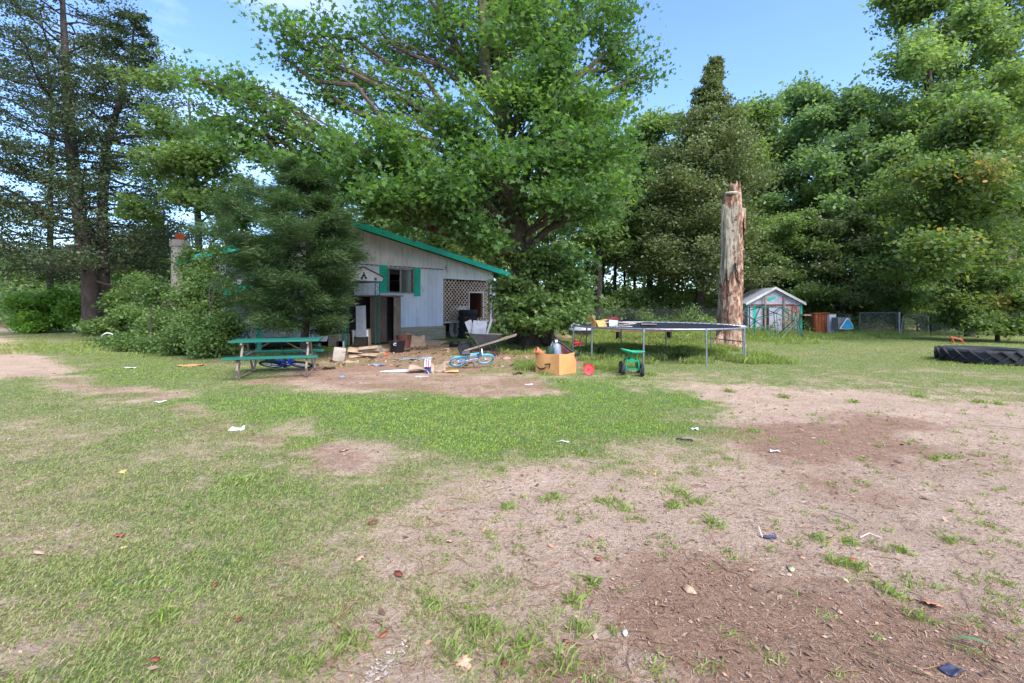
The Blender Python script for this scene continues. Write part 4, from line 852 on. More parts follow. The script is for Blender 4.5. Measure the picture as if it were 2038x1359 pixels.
shrub('dark bush behind the leaning round-cornered gate', 1825, 25.5, [blob(1790,600,26,50,30,1.2,10), blob(1850,600,26.2,50,30,1.2,12), blob(1870,640,25,40,22,1,8), blob(1760,620,26.5,40,30,1.2,8)], 9000, .15, LF_MID)
# behind the house
for i, (lb, px, Y, tp, wp, lm, low) in enumerate([('sunlit tree standing behind the house roof', 860, 31, 330, 90, LF_MID, 520), ('slender tree behind the house and right of its roof ridge', 760, 34, 380, 70, LF_MID, 520), ('tree seen through the gap left of the big maple trunk', 960, 35, 330, 80, LF_MID, 530),
        ('low tree far behind the left conifers', 60, 45, 500, 80, LF_SHRUB, 590), ('dense low tree behind the chimney', 300, 36, 470, 80, LF_SHRUB, 580), ('round tree far behind the left conifers, nearer the chimney', 190, 42, 480, 70, LF_SHRUB, 590), ('broad low tree at the far left edge', -60, 40, 470, 90, LF_SHRUB, 585),
        ('leafy tree just right of the big maple', 1190, 30, 330, 80, LF_MID, 500)]):
    wood_tree(lb, px, Y, tp, wp, 30+i, lm, .24, 9000 if px > 500 else 6500, lowpy=low)
# slim wood trunks with small crowns: one mesh each, copied
random.seed(5)
SLIM = ['slim tree in the shaded wood just right of the big maple foliage', 'slim dark trunk in the wood, second right of the maple foliage', 'slim trunk in the wood, third right of the maple foliage', 'slim trunk in the wood, fourth right of the maple foliage', 'slim farther trunk in the wood, fifth right of the maple foliage',
        'slim trunk seen above the middle of the trampoline', 'slim trunk between trampoline middle and the cedar trunk', 'far slim trunk just left of the cedar trunk', 'slim trunk in the wood between cedar and dead trunk', 'far slim trunk in the wood directly behind the dead trunk',
        'slim trunk behind the square-cornered gate', 'far slim trunk above the square-cornered gate', 'slim trunk behind the grey gate post', 'slim trunk above the leaning gate', 'slim trunk behind the left side of the yellowing oak', 'slim trunk behind the middle of the yellowing oak',
        'slim trunk behind the right side of the yellowing oak', 'far slim trunk near the right edge behind the drooping bush', 'slim trunk at the right edge of the picture behind the drooping bush', 'slim trunk hidden behind the foliage at the maple foot', 'slim tree behind the porch end of the house', 'far slim tree behind the house eave']
proto = None; slots = [(1165, 33), (1200, 36), (1222, 34), (1243, 38), (1262, 41), (1310, 40), (1335, 37), (1352, 43), (1450, 40), (1480, 44), (1700, 38), (1735, 41), (1765, 37), (1820, 40), (1890, 36), (1925, 39), (1965, 35), (2000, 38), (2045, 36), (1110, 40), (900, 42), (935, 46)]
for i, (px, Y) in enumerate(slots):
    b0 = base(px, Y)
    if proto is None:
        bl = []
        for k in range(9):
            a = k*2.4; bl.append(((b0[0]+math.cos(a)*1.5, b0[1]+math.sin(a)*1.5, 6.5+k*1.05), (1.3, 1.3, .8), 7))
        proto = tree('woodland_tree', SLIM[0], 'tree', [(b0, .17), ((b0[0]+.1, b0[1], 5), .14), ((b0[0]-.1, b0[1], 10), .09), ((b0[0], b0[1], 16), .02)], bl, 6500, .26, OVAL_T, LF_MID, BARKD, group='slim trees in the shaded wood', spread=.5, roots=False)
    else:
        c = copy_tree(proto); c.location = b0; c.rotation_euler = (random.uniform(-.03, .03), random.uniform(-.03, .03), random.uniform(0, 6)); s = random.uniform(.8, 1.1) if px > 1400 else random.uniform(.6, .8)
        c.scale = (s, s, s)
        c['label'] = SLIM[i]
# far wood that reads as one mass, and undergrowth
def mass(name, label, n, fx, size, lm, tk=True):
    px = rng.uniform(fx[0], fx[1], n); Y = rng.uniform(fx[2], fx[3], n); top = np.interp(px, fx[4], fx[5])+40*(fbm(px/60, Y*.2, 51, 3)-.5)*2
    top = CAMH-(top-HY)/F*fx[2]; z = rng.random(n)**.8*np.maximum(.3, top); x = (px-CX)/F*Y
    k = fbm(x*.45+z*.31, z*.5+Y*.2, 61, 3) > .37; x, Y, z = x[k], Y[k], z[k]; C = np.stack([x, Y, z], 1)
    tint = fbm(x*.8, z*.8, 71, 3)*.9-.1+rng.random(len(x))*.25
    o = leaves(name, C, size*(1+rng.uniform(-.3, .3, len(x))), OVAL_T, lm, tint, None, None); return tag(o, label, kind='stuff')
mass('far_wood', 'deep mass of woodland foliage closing the view behind the yard', 150000, (-250, 2300, 46, 56, [-250, 250, 420, 700, 860, 1000, 1180, 1330, 1450, 1600, 1800, 2300], [500, 505, 500, 470, 420, 360, 300, 270, 235, 200, 150, 80]), .44, LF_MID)
mass('undergrowth', 'low green undergrowth below the trees beyond the fence', 90000, (1120, 2200, 29, 40, [1120, 1400, 1700, 2200], [580, 572, 540, 500]), .20, LF_MID)
mass('left_undergrowth', 'low dark undergrowth behind the shrubs at the far left', 14000, (-250, 520, 30, 38, [-250, 100, 520], [560, 560, 540]), .2, LF_SHRUB)
mass('weeds', 'leafy weeds growing along the fence and round the shed', 9000, (1150, 1720, 24.6, 28, [1150, 1400, 1500, 1720], [612, 618, 640, 640]), .10, LF_MID)

# ------------------------------------------------------------ dead trunk
q = Vector(base(1452, 17.2)); o = thing('dead_tree', 'tall broken dead trunk with peeling pale bark behind the trampoline', 'dead tree', q)
DEAD = mat('bare_dead_wood', lin(184, 162, 138), lin(140, 108, 88), rough=.9, scale=3.4, stretch=(2.2, 2.2, .55), c3=lin(118, 80, 62), scale3=5, lo3=.46, hi3=.54, bump=1, bscale=16)
DEADG = mat('grey_old_bark', lin(150, 140, 122), lin(116, 106, 92), rough=.95, scale=9, stretch=(1, 1, .5), c3=lin(52, 44, 40), scale3=14, lo3=.62, hi3=.68, bump=.9, bscale=14)
def deadstem(name, mt, cx, cy, r0, r1, z0, z1, n=64, jag=.0, seed=0, a0=0, a1=6.2832, thick=None, leanx=0, jagb=0):
    rows = int((z1-z0)/.09); vs = []; fs = []; full = a1-a0 > 6.2
    for i in range(rows+1):
        u = i/rows; z = z0+(z1-z0)*u; r = r0+(r1-r0)*u+.10*max(0, 1-z/.7)**2
        for k in range(n):
            a = a0+(a1-a0)*k/(n if full else n-1)
            rr = r*(1+.13*(float(fbm(np.array(math.cos(a)*1.8+5), np.array(math.sin(a)*1.8+z*.55), seed, 4))-.5)*2+.06*math.sin(a*3+z*.8))
            rr += .02*(float(vnoise(np.array(a*7.), np.array(z*3.5), seed+9))-.5)*2+.05*(float(fbm(np.array(a*5.5), np.array(z*.9), seed+19, 3))-.5)*2
            top = z1-jag*float(vnoise(np.array(math.cos(a)*2.1+3), np.array(math.sin(a)*2.1+3), seed+4))
            zz = max(min(z, top), z0+jagb*float(fbm(np.array(a*3.1), np.array(seed*1.0), seed+6, 4))); vs.append((cx+leanx*u+rr*math.cos(a), cy+rr*math.sin(a), zz))
    m = MB()
    for i in range(rows):
        for k in range(n if full else n-1): fs.append((i*n+k, i*n+(k+1) % n, (i+1)*n+(k+1) % n, (i+1)*n+k))
    fs.append(tuple(rows*n+k for k in range(n))) if full else None
    m.add(vs, fs); return m.build(name, mt, o, ang=42)
deadstem('trunk', DEAD, 0, 0, .43, .30, -.1, 5.5, jag=.3, seed=3, leanx=.09)
deadstem('broken_spire', DEAD, .24, .05, .24, .15, 4.2, 6.1, n=26, jag=.8, seed=8, leanx=-.02)
deadstem('bark_sheet', DEADG, -.01, -.0, .455, .36, 1.1, 5.1, n=44, jag=.25, seed=3, a0=3.4, a1=5.0, leanx=.075, jagb=2.2)
deadstem('bark_flap', DEAD, .06, 0, .42, .40, 3.6, 5.0, n=18, jag=.3, seed=12, a0=4.9, a1=6.9, leanx=.06, jagb=1.2)
m = MB(); m.lathe([(0, .045), (.17, .04), (.22, .01), (.19, -.035), (0, -.07)], 18, Matrix.Translation((-.0, -.17, 5.40)) @ Matrix.Scale(1.2, 4, (1, 0, 0))); m.build('shelf_fungus', mat('pale_fungus', lin(212, 200, 180), lin(170, 156, 140), scale=6), o)
m = MB()
for i in range(120):
    a = random.uniform(3.3, 6.1); z = random.uniform(.2, 5.2); r = .44-.02*z+.012; s = random.uniform(.03, .09); m.box((math.cos(a)*r+.14*z/5.3, math.sin(a)*r, z), (s, .02, s*random.uniform(1, 2.6)), rot=(random.uniform(-.4, .4), random.uniform(-.5, .5), a+1.57))
m.build('bark_flakes', mat('red_brown_bark', lin(140, 98, 76), lin(92, 66, 54), rough=.95, scale=7), o)
for a, L in ((3.6, .75), (3.0, .6), (5.4, .5), (.3, .5)):
    pass
m = MB(); m.tube([(-.25, -.1, .45), (-.48, -.15, .2), (-.75, -.18, -.05)], [.14, .12, .06], 9); m.build('root', DEAD, o)

# ------------------------------------------------------------ trampoline
TC = Vector((4.22, 14.08, 0)); TR = 2.4; o = thing('trampoline', 'round black trampoline on galvanised legs in the middle of the yard', 'trampoline', TC)
ring = [(TR*math.cos(a), TR*math.sin(a), .88) for a in [i*2*math.pi/72 for i in range(72)]]
m = MB(); m.tube(ring, .026, 8, closed=True); m.build('frame', GALV, o)
m = MB(); MR = TR-.16
rows = [(0, .835), (MR*.4, .84), (MR*.75, .855), (MR*.97, .872), (MR, .876), (MR, .866), (MR*.75, .845), (0, .822)]; m.lathe(rows, 72); m.build('jumping_mat', BLACKM, o)
m = MB()
for i in range(84):
    a = i*2*math.pi/84; m.tube([((MR-.01)*math.cos(a), (MR-.01)*math.sin(a), .874), ((TR-.02)*math.cos(a), (TR-.02)*math.sin(a), .884)], .011, 5)
sp = m.build('springs', mat('spring_wire', lin(190, 190, 188), lin(150, 120, 100), rough=.45, metal=.4), o)
m = MB()
for i in range(72):
    a0 = i*2*math.pi/72; a1 = a0+.07
    if random.random() < .75: m.add([(MR*math.cos(a0), MR*math.sin(a0), .882), ((MR+.05)*math.cos(a0), (MR+.05)*math.sin(a0), .889), ((MR+.05)*math.cos(a1), (MR+.05)*math.sin(a1), .889), (MR*math.cos(a1), MR*math.sin(a1), .882)], [(0, 1, 2, 3)])
m.build('edge_tape', WTRIM, o)
for k in range(10):
    a = R(-90+12+k*36); x_, y_ = TR*math.cos(a), TR*math.sin(a)
    m = MB(); m.tube([(x_, y_, .87), (x_*1.005, y_*1.005, .45), (x_*1.01, y_*1.01, -.02)], .021, 8); m.lathe([(.03, .80), (.034, .80), (.034, .9), (.03, .9)], 8, Matrix.Translation((x_, y_, 0)), closed=True); m.build('leg', GALV, o)
for k in (2, 7):
    a, b_ = R(-78+k*36), R(-78+(k+1)*36); m = MB(); m.tube([(TR*math.cos(a), TR*math.sin(a), .42), (TR*math.cos(b_), TR*math.sin(b_), .42)], .016, 6); m.build('brace', GALV, o)
# things lying on the mat
ZM = .88
def on(px, py, z=ZM): Y = (CAMH-z)*F/(py-HY); return Vector(((px-CX)/F*Y, Y, z))
q = Vector((2.30, 12.95, ZM+.0)); o = thing('cardboard_box', 'open cardboard box with raised flaps on the left end of the trampoline', 'box', q, R(20))
m = MB(); m.box((0, .12, .09), (.26, .02, .18)); m.box((0, -.12, .09), (.26, .02, .18)); m.box((-.13, 0, .09), (.02, .22, .18)); m.box((.13, 0, .09), (.02, .22, .18)); m.box((0, 0, .01), (.24, .22, .02)); m.build('body', CARD, o)
m = MB(); m.box((-.17, .02, .22), (.15, .24, .008), rot=(0, R(58), 0)); m.box((.0, -.2, .1), (.26, .2, .008), rot=(R(48), 0, 0)); m.box((.2, 0, .19), (.15, .22, .008), rot=(0, R(-15), 0)); m.build('flap', CARD, o)
q = Vector((2.80, 13.3, ZM)); o = thing('game_box', 'red and white box standing on the trampoline behind the cardboard', 'box', q, R(-12))
m = MB(); m.box((0, 0, .1), (.24, .2, .19)); m.build('box_body', WPLAS, o, bevel=.006)
m = MB(); m.box((0, 0, .215), (.26, .22, .05), rot=(0, R(6), 0)); m.box((0.02, 0, .25), (.16, .12, .03), rot=(0, R(-18), 0)); m.build('red_lid', mat('dark_red_card', lin(130, 40, 40), lin(100, 30, 32)), o)
m = MB()
for i in range(6): m.box((random.uniform(-.2, .3), random.uniform(-.1, .14), .02+i*.022), (random.uniform(.3, .62), .06, .018), rot=(0, R(random.uniform(-5, 5)), random.uniform(-.4, .4)))
pl = m.build('board_pile', mat('brown_grey_boards', lin(120, 98, 88), lin(186, 180, 176), scale=6)); pl.location = (3.12, 12.95, ZM); tag(pl, 'loose pile of broken boards on the trampoline mat', 'boards')
m = MB(); m.tube([(0, 0, .05), (.2, .02, .055), (.44, .0, .045)], [.045, .05, .035], 8); m.box((.18, 0, .11), (.24, .05, .03)); pl = m.build('black_bag', BLACKP); pl.location = (3.55, 13.3, ZM); tag(pl, 'long black rolled bag lying on the trampoline mat', 'bag')

# ------------------------------------------------------------ dome climber
q = Vector(base(1524, 21.3)); o = thing('dome_climber', 'geodesic dome climbing frame of green tubes before the shed', 'climbing frame', q, R(10))
pts = {}; Rr = 1.45
for k in range(10): a = k*math.pi/5; pts['b%d' % k] = Vector((Rr*math.cos(a), Rr*math.sin(a), .0))
for k in range(5):
    a = k*2*math.pi/5; pts['m%d' % k] = Vector((Rr*.97*math.cos(a), Rr*.97*math.sin(a), .78)); a += math.pi/5; pts['u%d' % k] = Vector((Rr*.80*math.cos(a), Rr*.80*math.sin(a), 1.12))
pts['t'] = Vector((0, 0, 1.42))
for k in range(5): a = k*2*math.pi/5; pts['v%d' % k] = Vector((Rr*.5*math.cos(a), Rr*.5*math.sin(a), 1.36))
E = []
for k in range(5):
    E += [('b%d' % (2*k), 'm%d' % k), ('b%d' % ((2*k+1) % 10), 'm%d' % k), ('b%d' % ((2*k-1) % 10), 'm%d' % k), ('b%d' % (2*k+1), 'u%d' % k), ('m%d' % k, 'u%d' % k), ('m%d' % ((k+1) % 5), 'u%d' % k), ('u%d' % k, 'v%d' % k), ('u%d' % k, 'v%d' % ((k+1) % 5)), ('v%d' % k, 't'), ('m%d' % k, 'v%d' % k), ('v%d' % k, 'v%d' % ((k+1) % 5))]
m = MB()
for a, b_ in E: m.tube([pts[a], pts[b_]], .017, 6)
m.build('tube_frame', GRNTUBE, o)
m = MB()
for k_, p in pts.items():
    if not k_.startswith('b'): m.lathe([(0, -.02), (.05, -.012), (.05, .012), (0, .02)], 8, Matrix.Translation(p))
m.build('connectors', DKSTEEL, o)

# ------------------------------------------------------------ tractor tyre
q = Vector((12.20, 12.45, 0)); o = thing('tractor_tyre', 'large worn tractor tyre lying flat on the grass at the right', 'tyre', q)
OR, IR, H = .98, .56, .36
m = MB(); m.lathe([(IR, .10), (IR+.05, .03), (OR-.12, .0), (OR-.05, .05), (OR-.04, .2), (OR-.05, H-.05), (OR-.12, H), (IR+.05, H-.03), (IR, H-.10), (IR+.04, H-.08), (OR-.14, H-.06), (OR-.1, .2), (OR-.14, .06), (IR+.04, .08)], 64, closed=True); m.build('carcass', RUBBER, o)
m = MB()
for k in range(20):
    for half in (0, 1):
        a0 = (k+.5*half)*2*math.pi/20; vs = []; fs = []
        nseg = 5
        for j in range(nseg+1):
            u = j/nseg; z = (.005+u*.225) if half == 0 else (H-.005-u*.225); a = a0+u*.30
            for dr, da in ((-.045, -.035), (.012, -.026), (.012, .026), (-.045, .035)): vs.append(((OR+dr-.012*(1-u))*math.cos(a+da), (OR+dr-.012*(1-u))*math.sin(a+da), z))
        for j in range(nseg):
            for c in range(3): fs.append((j*4+c, j*4+c+1, (j+1)*4+c+1, (j+1)*4+c))
        fs += [(0, 3, 2, 1), (nseg*4, nseg*4+1, nseg*4+2, nseg*4+3)]; m.add(vs, fs)
m.build('tread_lugs', RUBBER, o, ang=30)
q = G(2034, 722); m = MB(); m.tube([(.1, 0, .3), (-.12, .02, .55), (-.24, .05, .84)], [.018, .014, .008], 6); m.tube([(.1, 0, .3), (-.1, -.06, .42), (-.32, -.1, .48)], [.015, .012, .006], 6); m.tube([(.35, 0, -.02), (.1, 0, .3)], [.024, .018], 6)
m.tube([(-.24, .05, .84), (-.38, .06, .87)], [.008, .004], 5)
b_ = m.build('dead_branch', WOODG); b_.location = (12.7, 11.3, 0); tag(b_, 'bare dead branch propped against the tractor tyre', 'branch')

# ------------------------------------------------------------ picnic table
pl_, pr_ = G(481, 741), G(618, 743)
q = Vector((-4.95, 10.2, 0)); o = thing('picnic_table', 'green topped picnic table with brown legs on the lawn by the pine', 'picnic table', q, R(16)); TL_ = 1.70
for nm, y0, z, ws, nb_ in (('tabletop', 0, .74, .72, 5), ('seat', -.66, .44, .27, 2), ('seat', .66, .44, .27, 2)):
    m = MB()
    for k in range(nb_): bwid = ws/nb_; m.box((0, y0-ws/2+bwid*(k+.5), z), (TL_, bwid-.008, .038))
    m.build(nm, GREENP, o, bevel=.004)
for s in (-1, 1):
    x_ = s*.62
    for t_ in (-1, 1):
        m = MB(); m.tube([(x_, t_*.18, .72), (x_, t_*.32, .44), (x_, t_*.66, .05), (x_, t_*.62, .02)], .023, 8); m.build('leg', WOODG, o)
        m = MB(); m.tube([(x_+.03, t_*.66, .42), (x_+.03, t_*.78, .22), (x_+.03, t_*.62, .03)], .022, 8); m.build('seat_support', WOODG, o)
    m = MB(); m.box((x_, 0, .70), (.04, .68, .05)); m.box((x_, 0, .41), (.035, 1.5, .05)); m.tube([(x_, -.64, .025), (x_, .64, .025)], .022, 8); m.build('cross_bar', WOODG, o)
m = MB(); m.tube([(-.6, 0, .44), (-.15, 0, .70)], .014, 6); m.tube([(.6, 0, .44), (.15, 0, .70)], .014, 6); m.build('brace', WOODG, o)

# ------------------------------------------------------------ bicycles lying on their sides
def bicycle(label, loc, rot, fm, tm, s=1.0, guard=None):
    o = thing('bicycle', label, 'bicycle', loc, rot=rot)
    Rw = .20*s; wb = .64*s
    for x_ in (0, wb):
        m = MB(); m.tube([(x_+Rw*math.cos(a), 0, Rw+Rw*math.sin(a)) for a in [i*2*math.pi/28 for i in range(28)]], .022*s, 7, closed=True); w_ = m.build('wheel', tm, o)
        m = MB(); m.tube([(x_+Rw*.86*math.cos(a), 0, Rw+Rw*.86*math.sin(a)) for a in [i*2*math.pi/28 for i in range(28)]], .009, 5, closed=True)
        for i in range(14): a = i*2*math.pi/14; m.tube([(x_, 0, Rw), (x_+Rw*.86*math.cos(a), 0, Rw+Rw*.86*math.sin(a))], .0022, 3)
        m.tube([(x_, -.03, Rw), (x_, .03, Rw)], .014, 6); m.build('rim', WPLAS, w_)
    bb = (wb*.42, 0, Rw*.95); st = (wb*.30, 0, Rw*2.3); hd = (wb*.80, 0, Rw*2.45); hb = (wb*.84, 0, Rw*2.05)
    m = MB()
    for a, b_ in ((bb, st), (st, hd), (bb, hb), (hd, hb)): m.tube([a, b_], .017*s, 8)
    for sy in (-.035, .035):
        m.tube([(0, sy, Rw), (bb[0], sy*.3, bb[2])], .009, 6); m.tube([(0, sy, Rw), (st[0], sy*.3, st[2])], .008, 6)
    m.build('frame', fm, o)
    m = MB(); [m.tube([(wb, sy, Rw), (wb*.87, sy, Rw*2.0), (hb[0], 0, hb[2]+.02)], .010, 6) for sy in (-.04, .04)]; m.build('fork', fm, o)
    m = MB(); m.tube([hd, (hd[0]-.02, 0, hd[2]+.12*s)], .012, 6); m.tube([(hd[0]-.10, -.24*s, hd[2]+.2*s), (hd[0]-.03, -.1*s, hd[2]+.14*s), (hd[0]-.02, 0, hd[2]+.12*s), (hd[0]-.03, .1*s, hd[2]+.14*s), (hd[0]-.10, .24*s, hd[2]+.2*s)], .011, 6); m.build('handlebar', DKSTEEL, o)
    m = MB(); m.box((st[0]-.02, 0, st[2]+.08*s), (.2*s, .1*s, .04*s)); m.box((st[0], 0, st[2]+.03*s), (.02, .02, .09*s)); m.build('saddle', BLACKP, o, bevel=.012)
    m = MB(); m.lathe([(.0, -.008), (.075*s, -.006), (.075*s, .006), (0, .008)], 18, Matrix.Translation((bb[0], -.03, bb[2])) @ Matrix.Rotation(R(90), 4, 'X')); m.tube([(bb[0], -.06, bb[2]), (bb[0]+.09, -.06, bb[2]-.06), (bb[0]+.09, -.13, bb[2]-.06)], .009, 5); m.tube([(bb[0], .06, bb[2]), (bb[0]-.09, .06, bb[2]+.06), (bb[0]-.09, .13, bb[2]+.06)], .009, 5); m.build('crank', DKSTEEL, o)
    if guard:
        m = MB(); m.box((bb[0]+.05, -.045, bb[2]+.07), (.30, .015, .10), rot=(0, R(-12), 0)); m.box((hd[0]+.04, 0, hd[2]-.02), (.02, .16, .14)); m.box((wb*.55, 0, Rw*2.1), (.16, .05, .09)); m.build('guard', guard, o)
    return o
g = G(912, 732); bicycle("light blue child's bicycle lying on its side by the wheelbarrow", (g.x-.0, g.y, .05), (R(52), R(-4), R(10)), CYANB, CYANB, .98, WPLAS)
g = G(560, 736); bicycle("dark blue child's bicycle lying behind the picnic table", (g.x-.2, g.y+.15, .05), (R(68), 0, R(-4)), BLUEB, RUBBER, 1.12, BLUEB)

# ------------------------------------------------------------ wheelbarrow
g = G(975, 708); o = thing('wheelbarrow', 'dark wheelbarrow loaded with grey boards beside the big maple', 'wheelbarrow', g+Vector((-.1, .1, 0)), R(176))
m = MB(); T0 = [(-.45, -.33), (.48, -.33), (.48, .33), (-.45, .33)]; Bt = [(-.22, -.2), (.24, -.2), (.24, .2), (-.22, .2)]
vs = [(a, b_, .66 if a > 0 else .62) for a, b_ in T0]+[(a, b_, .34) for a, b_ in Bt]+[(a*.97, b_*.96, .655 if a > 0 else .615) for a, b_ in T0]+[(a*.95, b_*.93, .352) for a, b_ in Bt]
m.add(vs, [(0, 1, 5, 4), (1, 2, 6, 5), (2, 3, 7, 6), (3, 0, 4, 7), (7, 6, 5, 4)]+[(9, 8, 12, 13), (10, 9, 13, 14), (11, 10, 14, 15), (8, 11, 15, 12), (12, 15, 14, 13)]+[(0, 8, 9, 1), (1, 9, 10, 2), (2, 10, 11, 3), (3, 11, 8, 0)]); m.build('tray', mat('dark_grey_tray', lin(74, 76, 76), lin(56, 58, 58), rough=.5, c3=lin(100, 80, 64), scale3=6, lo3=.6, hi3=.7), o)
for s in (-1, 1):
    m = MB(); m.box((-.12, s*.24, .38), (1.55, .045, .05), rot=(0, R(17), 0)); m.build('handle', WOODG, o)
    m = MB(); m.tube([(-.28, s*.22, .38), (-.36, s*.25, .0), (-.28, s*.25, .0), (-.1, s*.22, .32)], .014, 6); m.build('leg', DKSTEEL, o)
m = MB(); m.tube([(.62+.19*math.cos(a), 0, .21+.17*math.sin(a)) for a in [i*2*math.pi/24 for i in range(24)]], .04, 8, closed=True); w_ = m.build('wheel', RUBBER, o)
m = MB(); m.lathe([(0, -.03), (.14, -.02), (.14, .02), (0, .03)], 16, Matrix.Translation((.62, 0, .21)) @ Matrix.Rotation(R(90), 4, 'X')); m.build('rim', DKSTEEL, w_)
GB = mat('grey_painted_board', lin(138, 140, 148), lin(112, 114, 122), rough=.6, scale=5)
for i, (a, lb) in enumerate((((.46, .0, .78, .20, .5, 22), 'leaning grey board standing highest in the wheelbarrow'), ((.20, .08, .80, .40, .42, -6), 'wide grey board standing upright in the wheelbarrow'), ((-.08, -.02, .84, .06, .46, -18), 'narrow grey slat sticking up from the wheelbarrow'))):
    m = MB(); m.box((0, 0, 0), (a[3], .025, a[4]), rot=(0, R(a[5]), 0)); b_ = m.build('board', GB); b_.matrix_world = Matrix.Translation(o.location) @ Matrix.Rotation(R(176), 4, 'Z') @ Matrix.Translation(a[:3]); tag(b_, lb, 'board')
# ------------------------------------------------------------ stack of tyres in front of the porch
g = G(932, 673); tl = ['topmost tyre of the tall stack before the lattice porch', 'second tyre from the top of the stack', 'middle tyre of the stack before the lattice porch', 'second tyre from the bottom of the stack', 'bottom tyre of the stack before the lattice porch']
me_ = MB(); me_.lathe([(.24, .05), (.28, .01), (.38, 0), (.415, .05), (.42, .125), (.415, .2), (.38, .25), (.28, .24), (.24, .2), (.27, .19), (.37, .19), (.385, .125), (.37, .06), (.27, .06)], 40, closed=True)
for k in range(40):
    a = k*2*math.pi/40; me_.box((.418*math.cos(a), .418*math.sin(a), .125), (.012, .035, .17), rot=(0, 0, a))
t0 = None
for i in range(5):
    c = me_.build('tyre', RUBBER) if t0 is None else t0.copy()
    if t0 is None: t0 = c
    else: COL.objects.link(c)
    c.location = (g.x+random.uniform(-.03, .03), g.y+random.uniform(-.03, .03), (4-i)*.25); c.rotation_euler = (0, 0, random.random()*3); tag(c, tl[i], 'tyre', 'tyres stacked before the porch')
# coiled white hose
g = G(905, 672); m = MB()
for k in range(8):
    a0 = random.uniform(-.05, .05); r_ = .27+random.uniform(-.04, .06); m.tube([(r_*.62*math.cos(a)+a0, random.uniform(-.01, .01)+k*.018, .42+r_*1.25*math.sin(a)) for a in [i*2*math.pi/26 for i in range(26)]], .013, 5, closed=True)
c = m.build('hose', mat('white_hose', lin(196, 196, 190), lin(160, 160, 156))); c.location = g; tag(c, 'coiled white garden hose hanging upright beside the tyre stack', 'hose')
c = MB(); c.tube([(0, .08, 0), (0, .08, .8)], .02, 6); c.tube([(-.12, .08, .72), (.12, .08, .72)], .02, 6); c.tube([(0, .08, .02), (.16, .16, .0)], .015, 5); c = c.build('hose_stand', DKSTEEL); c.location = g; tag(c, 'dark stake stand holding up the white hose', 'stand')
# stove-like white box inside the porch opening
q = HB+E1*9.5+E2*1.2; m = MB(); m.box((0, 0, .70), (.7, .6, 1.4)); c = m.build('freezer', WHITEW, bevel=.02); c.location = q; c.rotation_euler = (0, 0, HA); tag(c, 'pale upright freezer seen through the lattice opening', 'freezer')

# ------------------------------------------------------------ brown cabinet and clutter by the door
yc = -.62; a0, a1 = hx(712, yc), hx(797, yc); o = thing('cabinet', 'tall open brown cabinet with tan top by the house door', 'cabinet', HB+E1*a0+E2*(-.06), HA)
Wc = a1-a0; Hc = 1.78; Dc = .56; d1 = hx(735, yc)-a0; d2 = hx(770, yc)-a0; d3 = hx(783, yc)-a0
m = MB(); m.box((.02, -Dc/2, Hc/2), (.04, Dc, Hc)); m.box((Wc-.02, -Dc/2, Hc/2), (.04, Dc, Hc)); m.box((Wc/2, -.02, Hc/2), (Wc-.08, .03, Hc)); m.box((Wc/2, -Dc/2, .05), (Wc-.08, Dc-.04, .06)); m.box((d2, -Dc/2-.01, Hc/2), (.03, Dc-.04, Hc-.1)); m.build('body', DARKIN, o)
m = MB(); m.box((Wc/2, -Dc/2-.03, Hc+.03), (Wc+.14, Dc+.12, .05)); m.build('top', TANTOP, o, bevel=.01)
for x0, x1, mt in ((d1+.02, d2-.02, BROWNCAB), (d3, Wc-.0, TANTOP)):
    m = MB(); m.box(((x0+x1)/2, -Dc-.015, Hc/2+.03), (x1-x0, .025, Hc-.1)); dd_ = m.build('door', mt, o)
    m = MB(); m.box((x1-.06, -Dc-.045, 1.0), (.02, .03, .12)); m.build('handle', GALV, dd_)
# cardboard box printed with a blue jug
g = G(718, 693); o = thing('printed_box', 'cardboard box printed with a blue jug beside the brown cabinet', 'box', g+Vector((0, .1, 0)), R(8))
m = MB(); m.box((0, 0, .34), (.56, .40, .60), rot=(0, R(-2), 0)); m.box((-.1, 0, .665), (.5, .36, .012), rot=(0, R(-14), 0)); m.build('carton', CARDP, o)
m = MB(); m.box((.0, -.206, .42), (.50, .006, .40), rot=(0, R(-2), 0)); lb = m.build('label', WPLAS, o)
m = MB(); m.prism([(-.085, .30), (.075, .30), (.08, .36), (.115, .40), (.115, .53), (.07, .57), (.06, .60), (-.06, .60), (-.07, .57), (-.115, .53), (-.115, .40), (-.085, .36)], .006, Matrix.Translation((0, -.211, 0)) @ XZ); m.build('jug_print', BLUEJ, lb)
g = G(707, 700); q = g+Vector((-.05, .75, 0)); o = thing('board', 'pale grey leaning board behind the blue jug box', 'board', q, R(0)); m = MB(); m.box((0, 0, .92), (.32, .04, 1.05), rot=(R(-6), R(-3), 0)); m.build('panel', GB, o); m = MB(); m.box((0, .0, .21), (.40, .25, .42)); m.build('plinth', DARKIN, o)
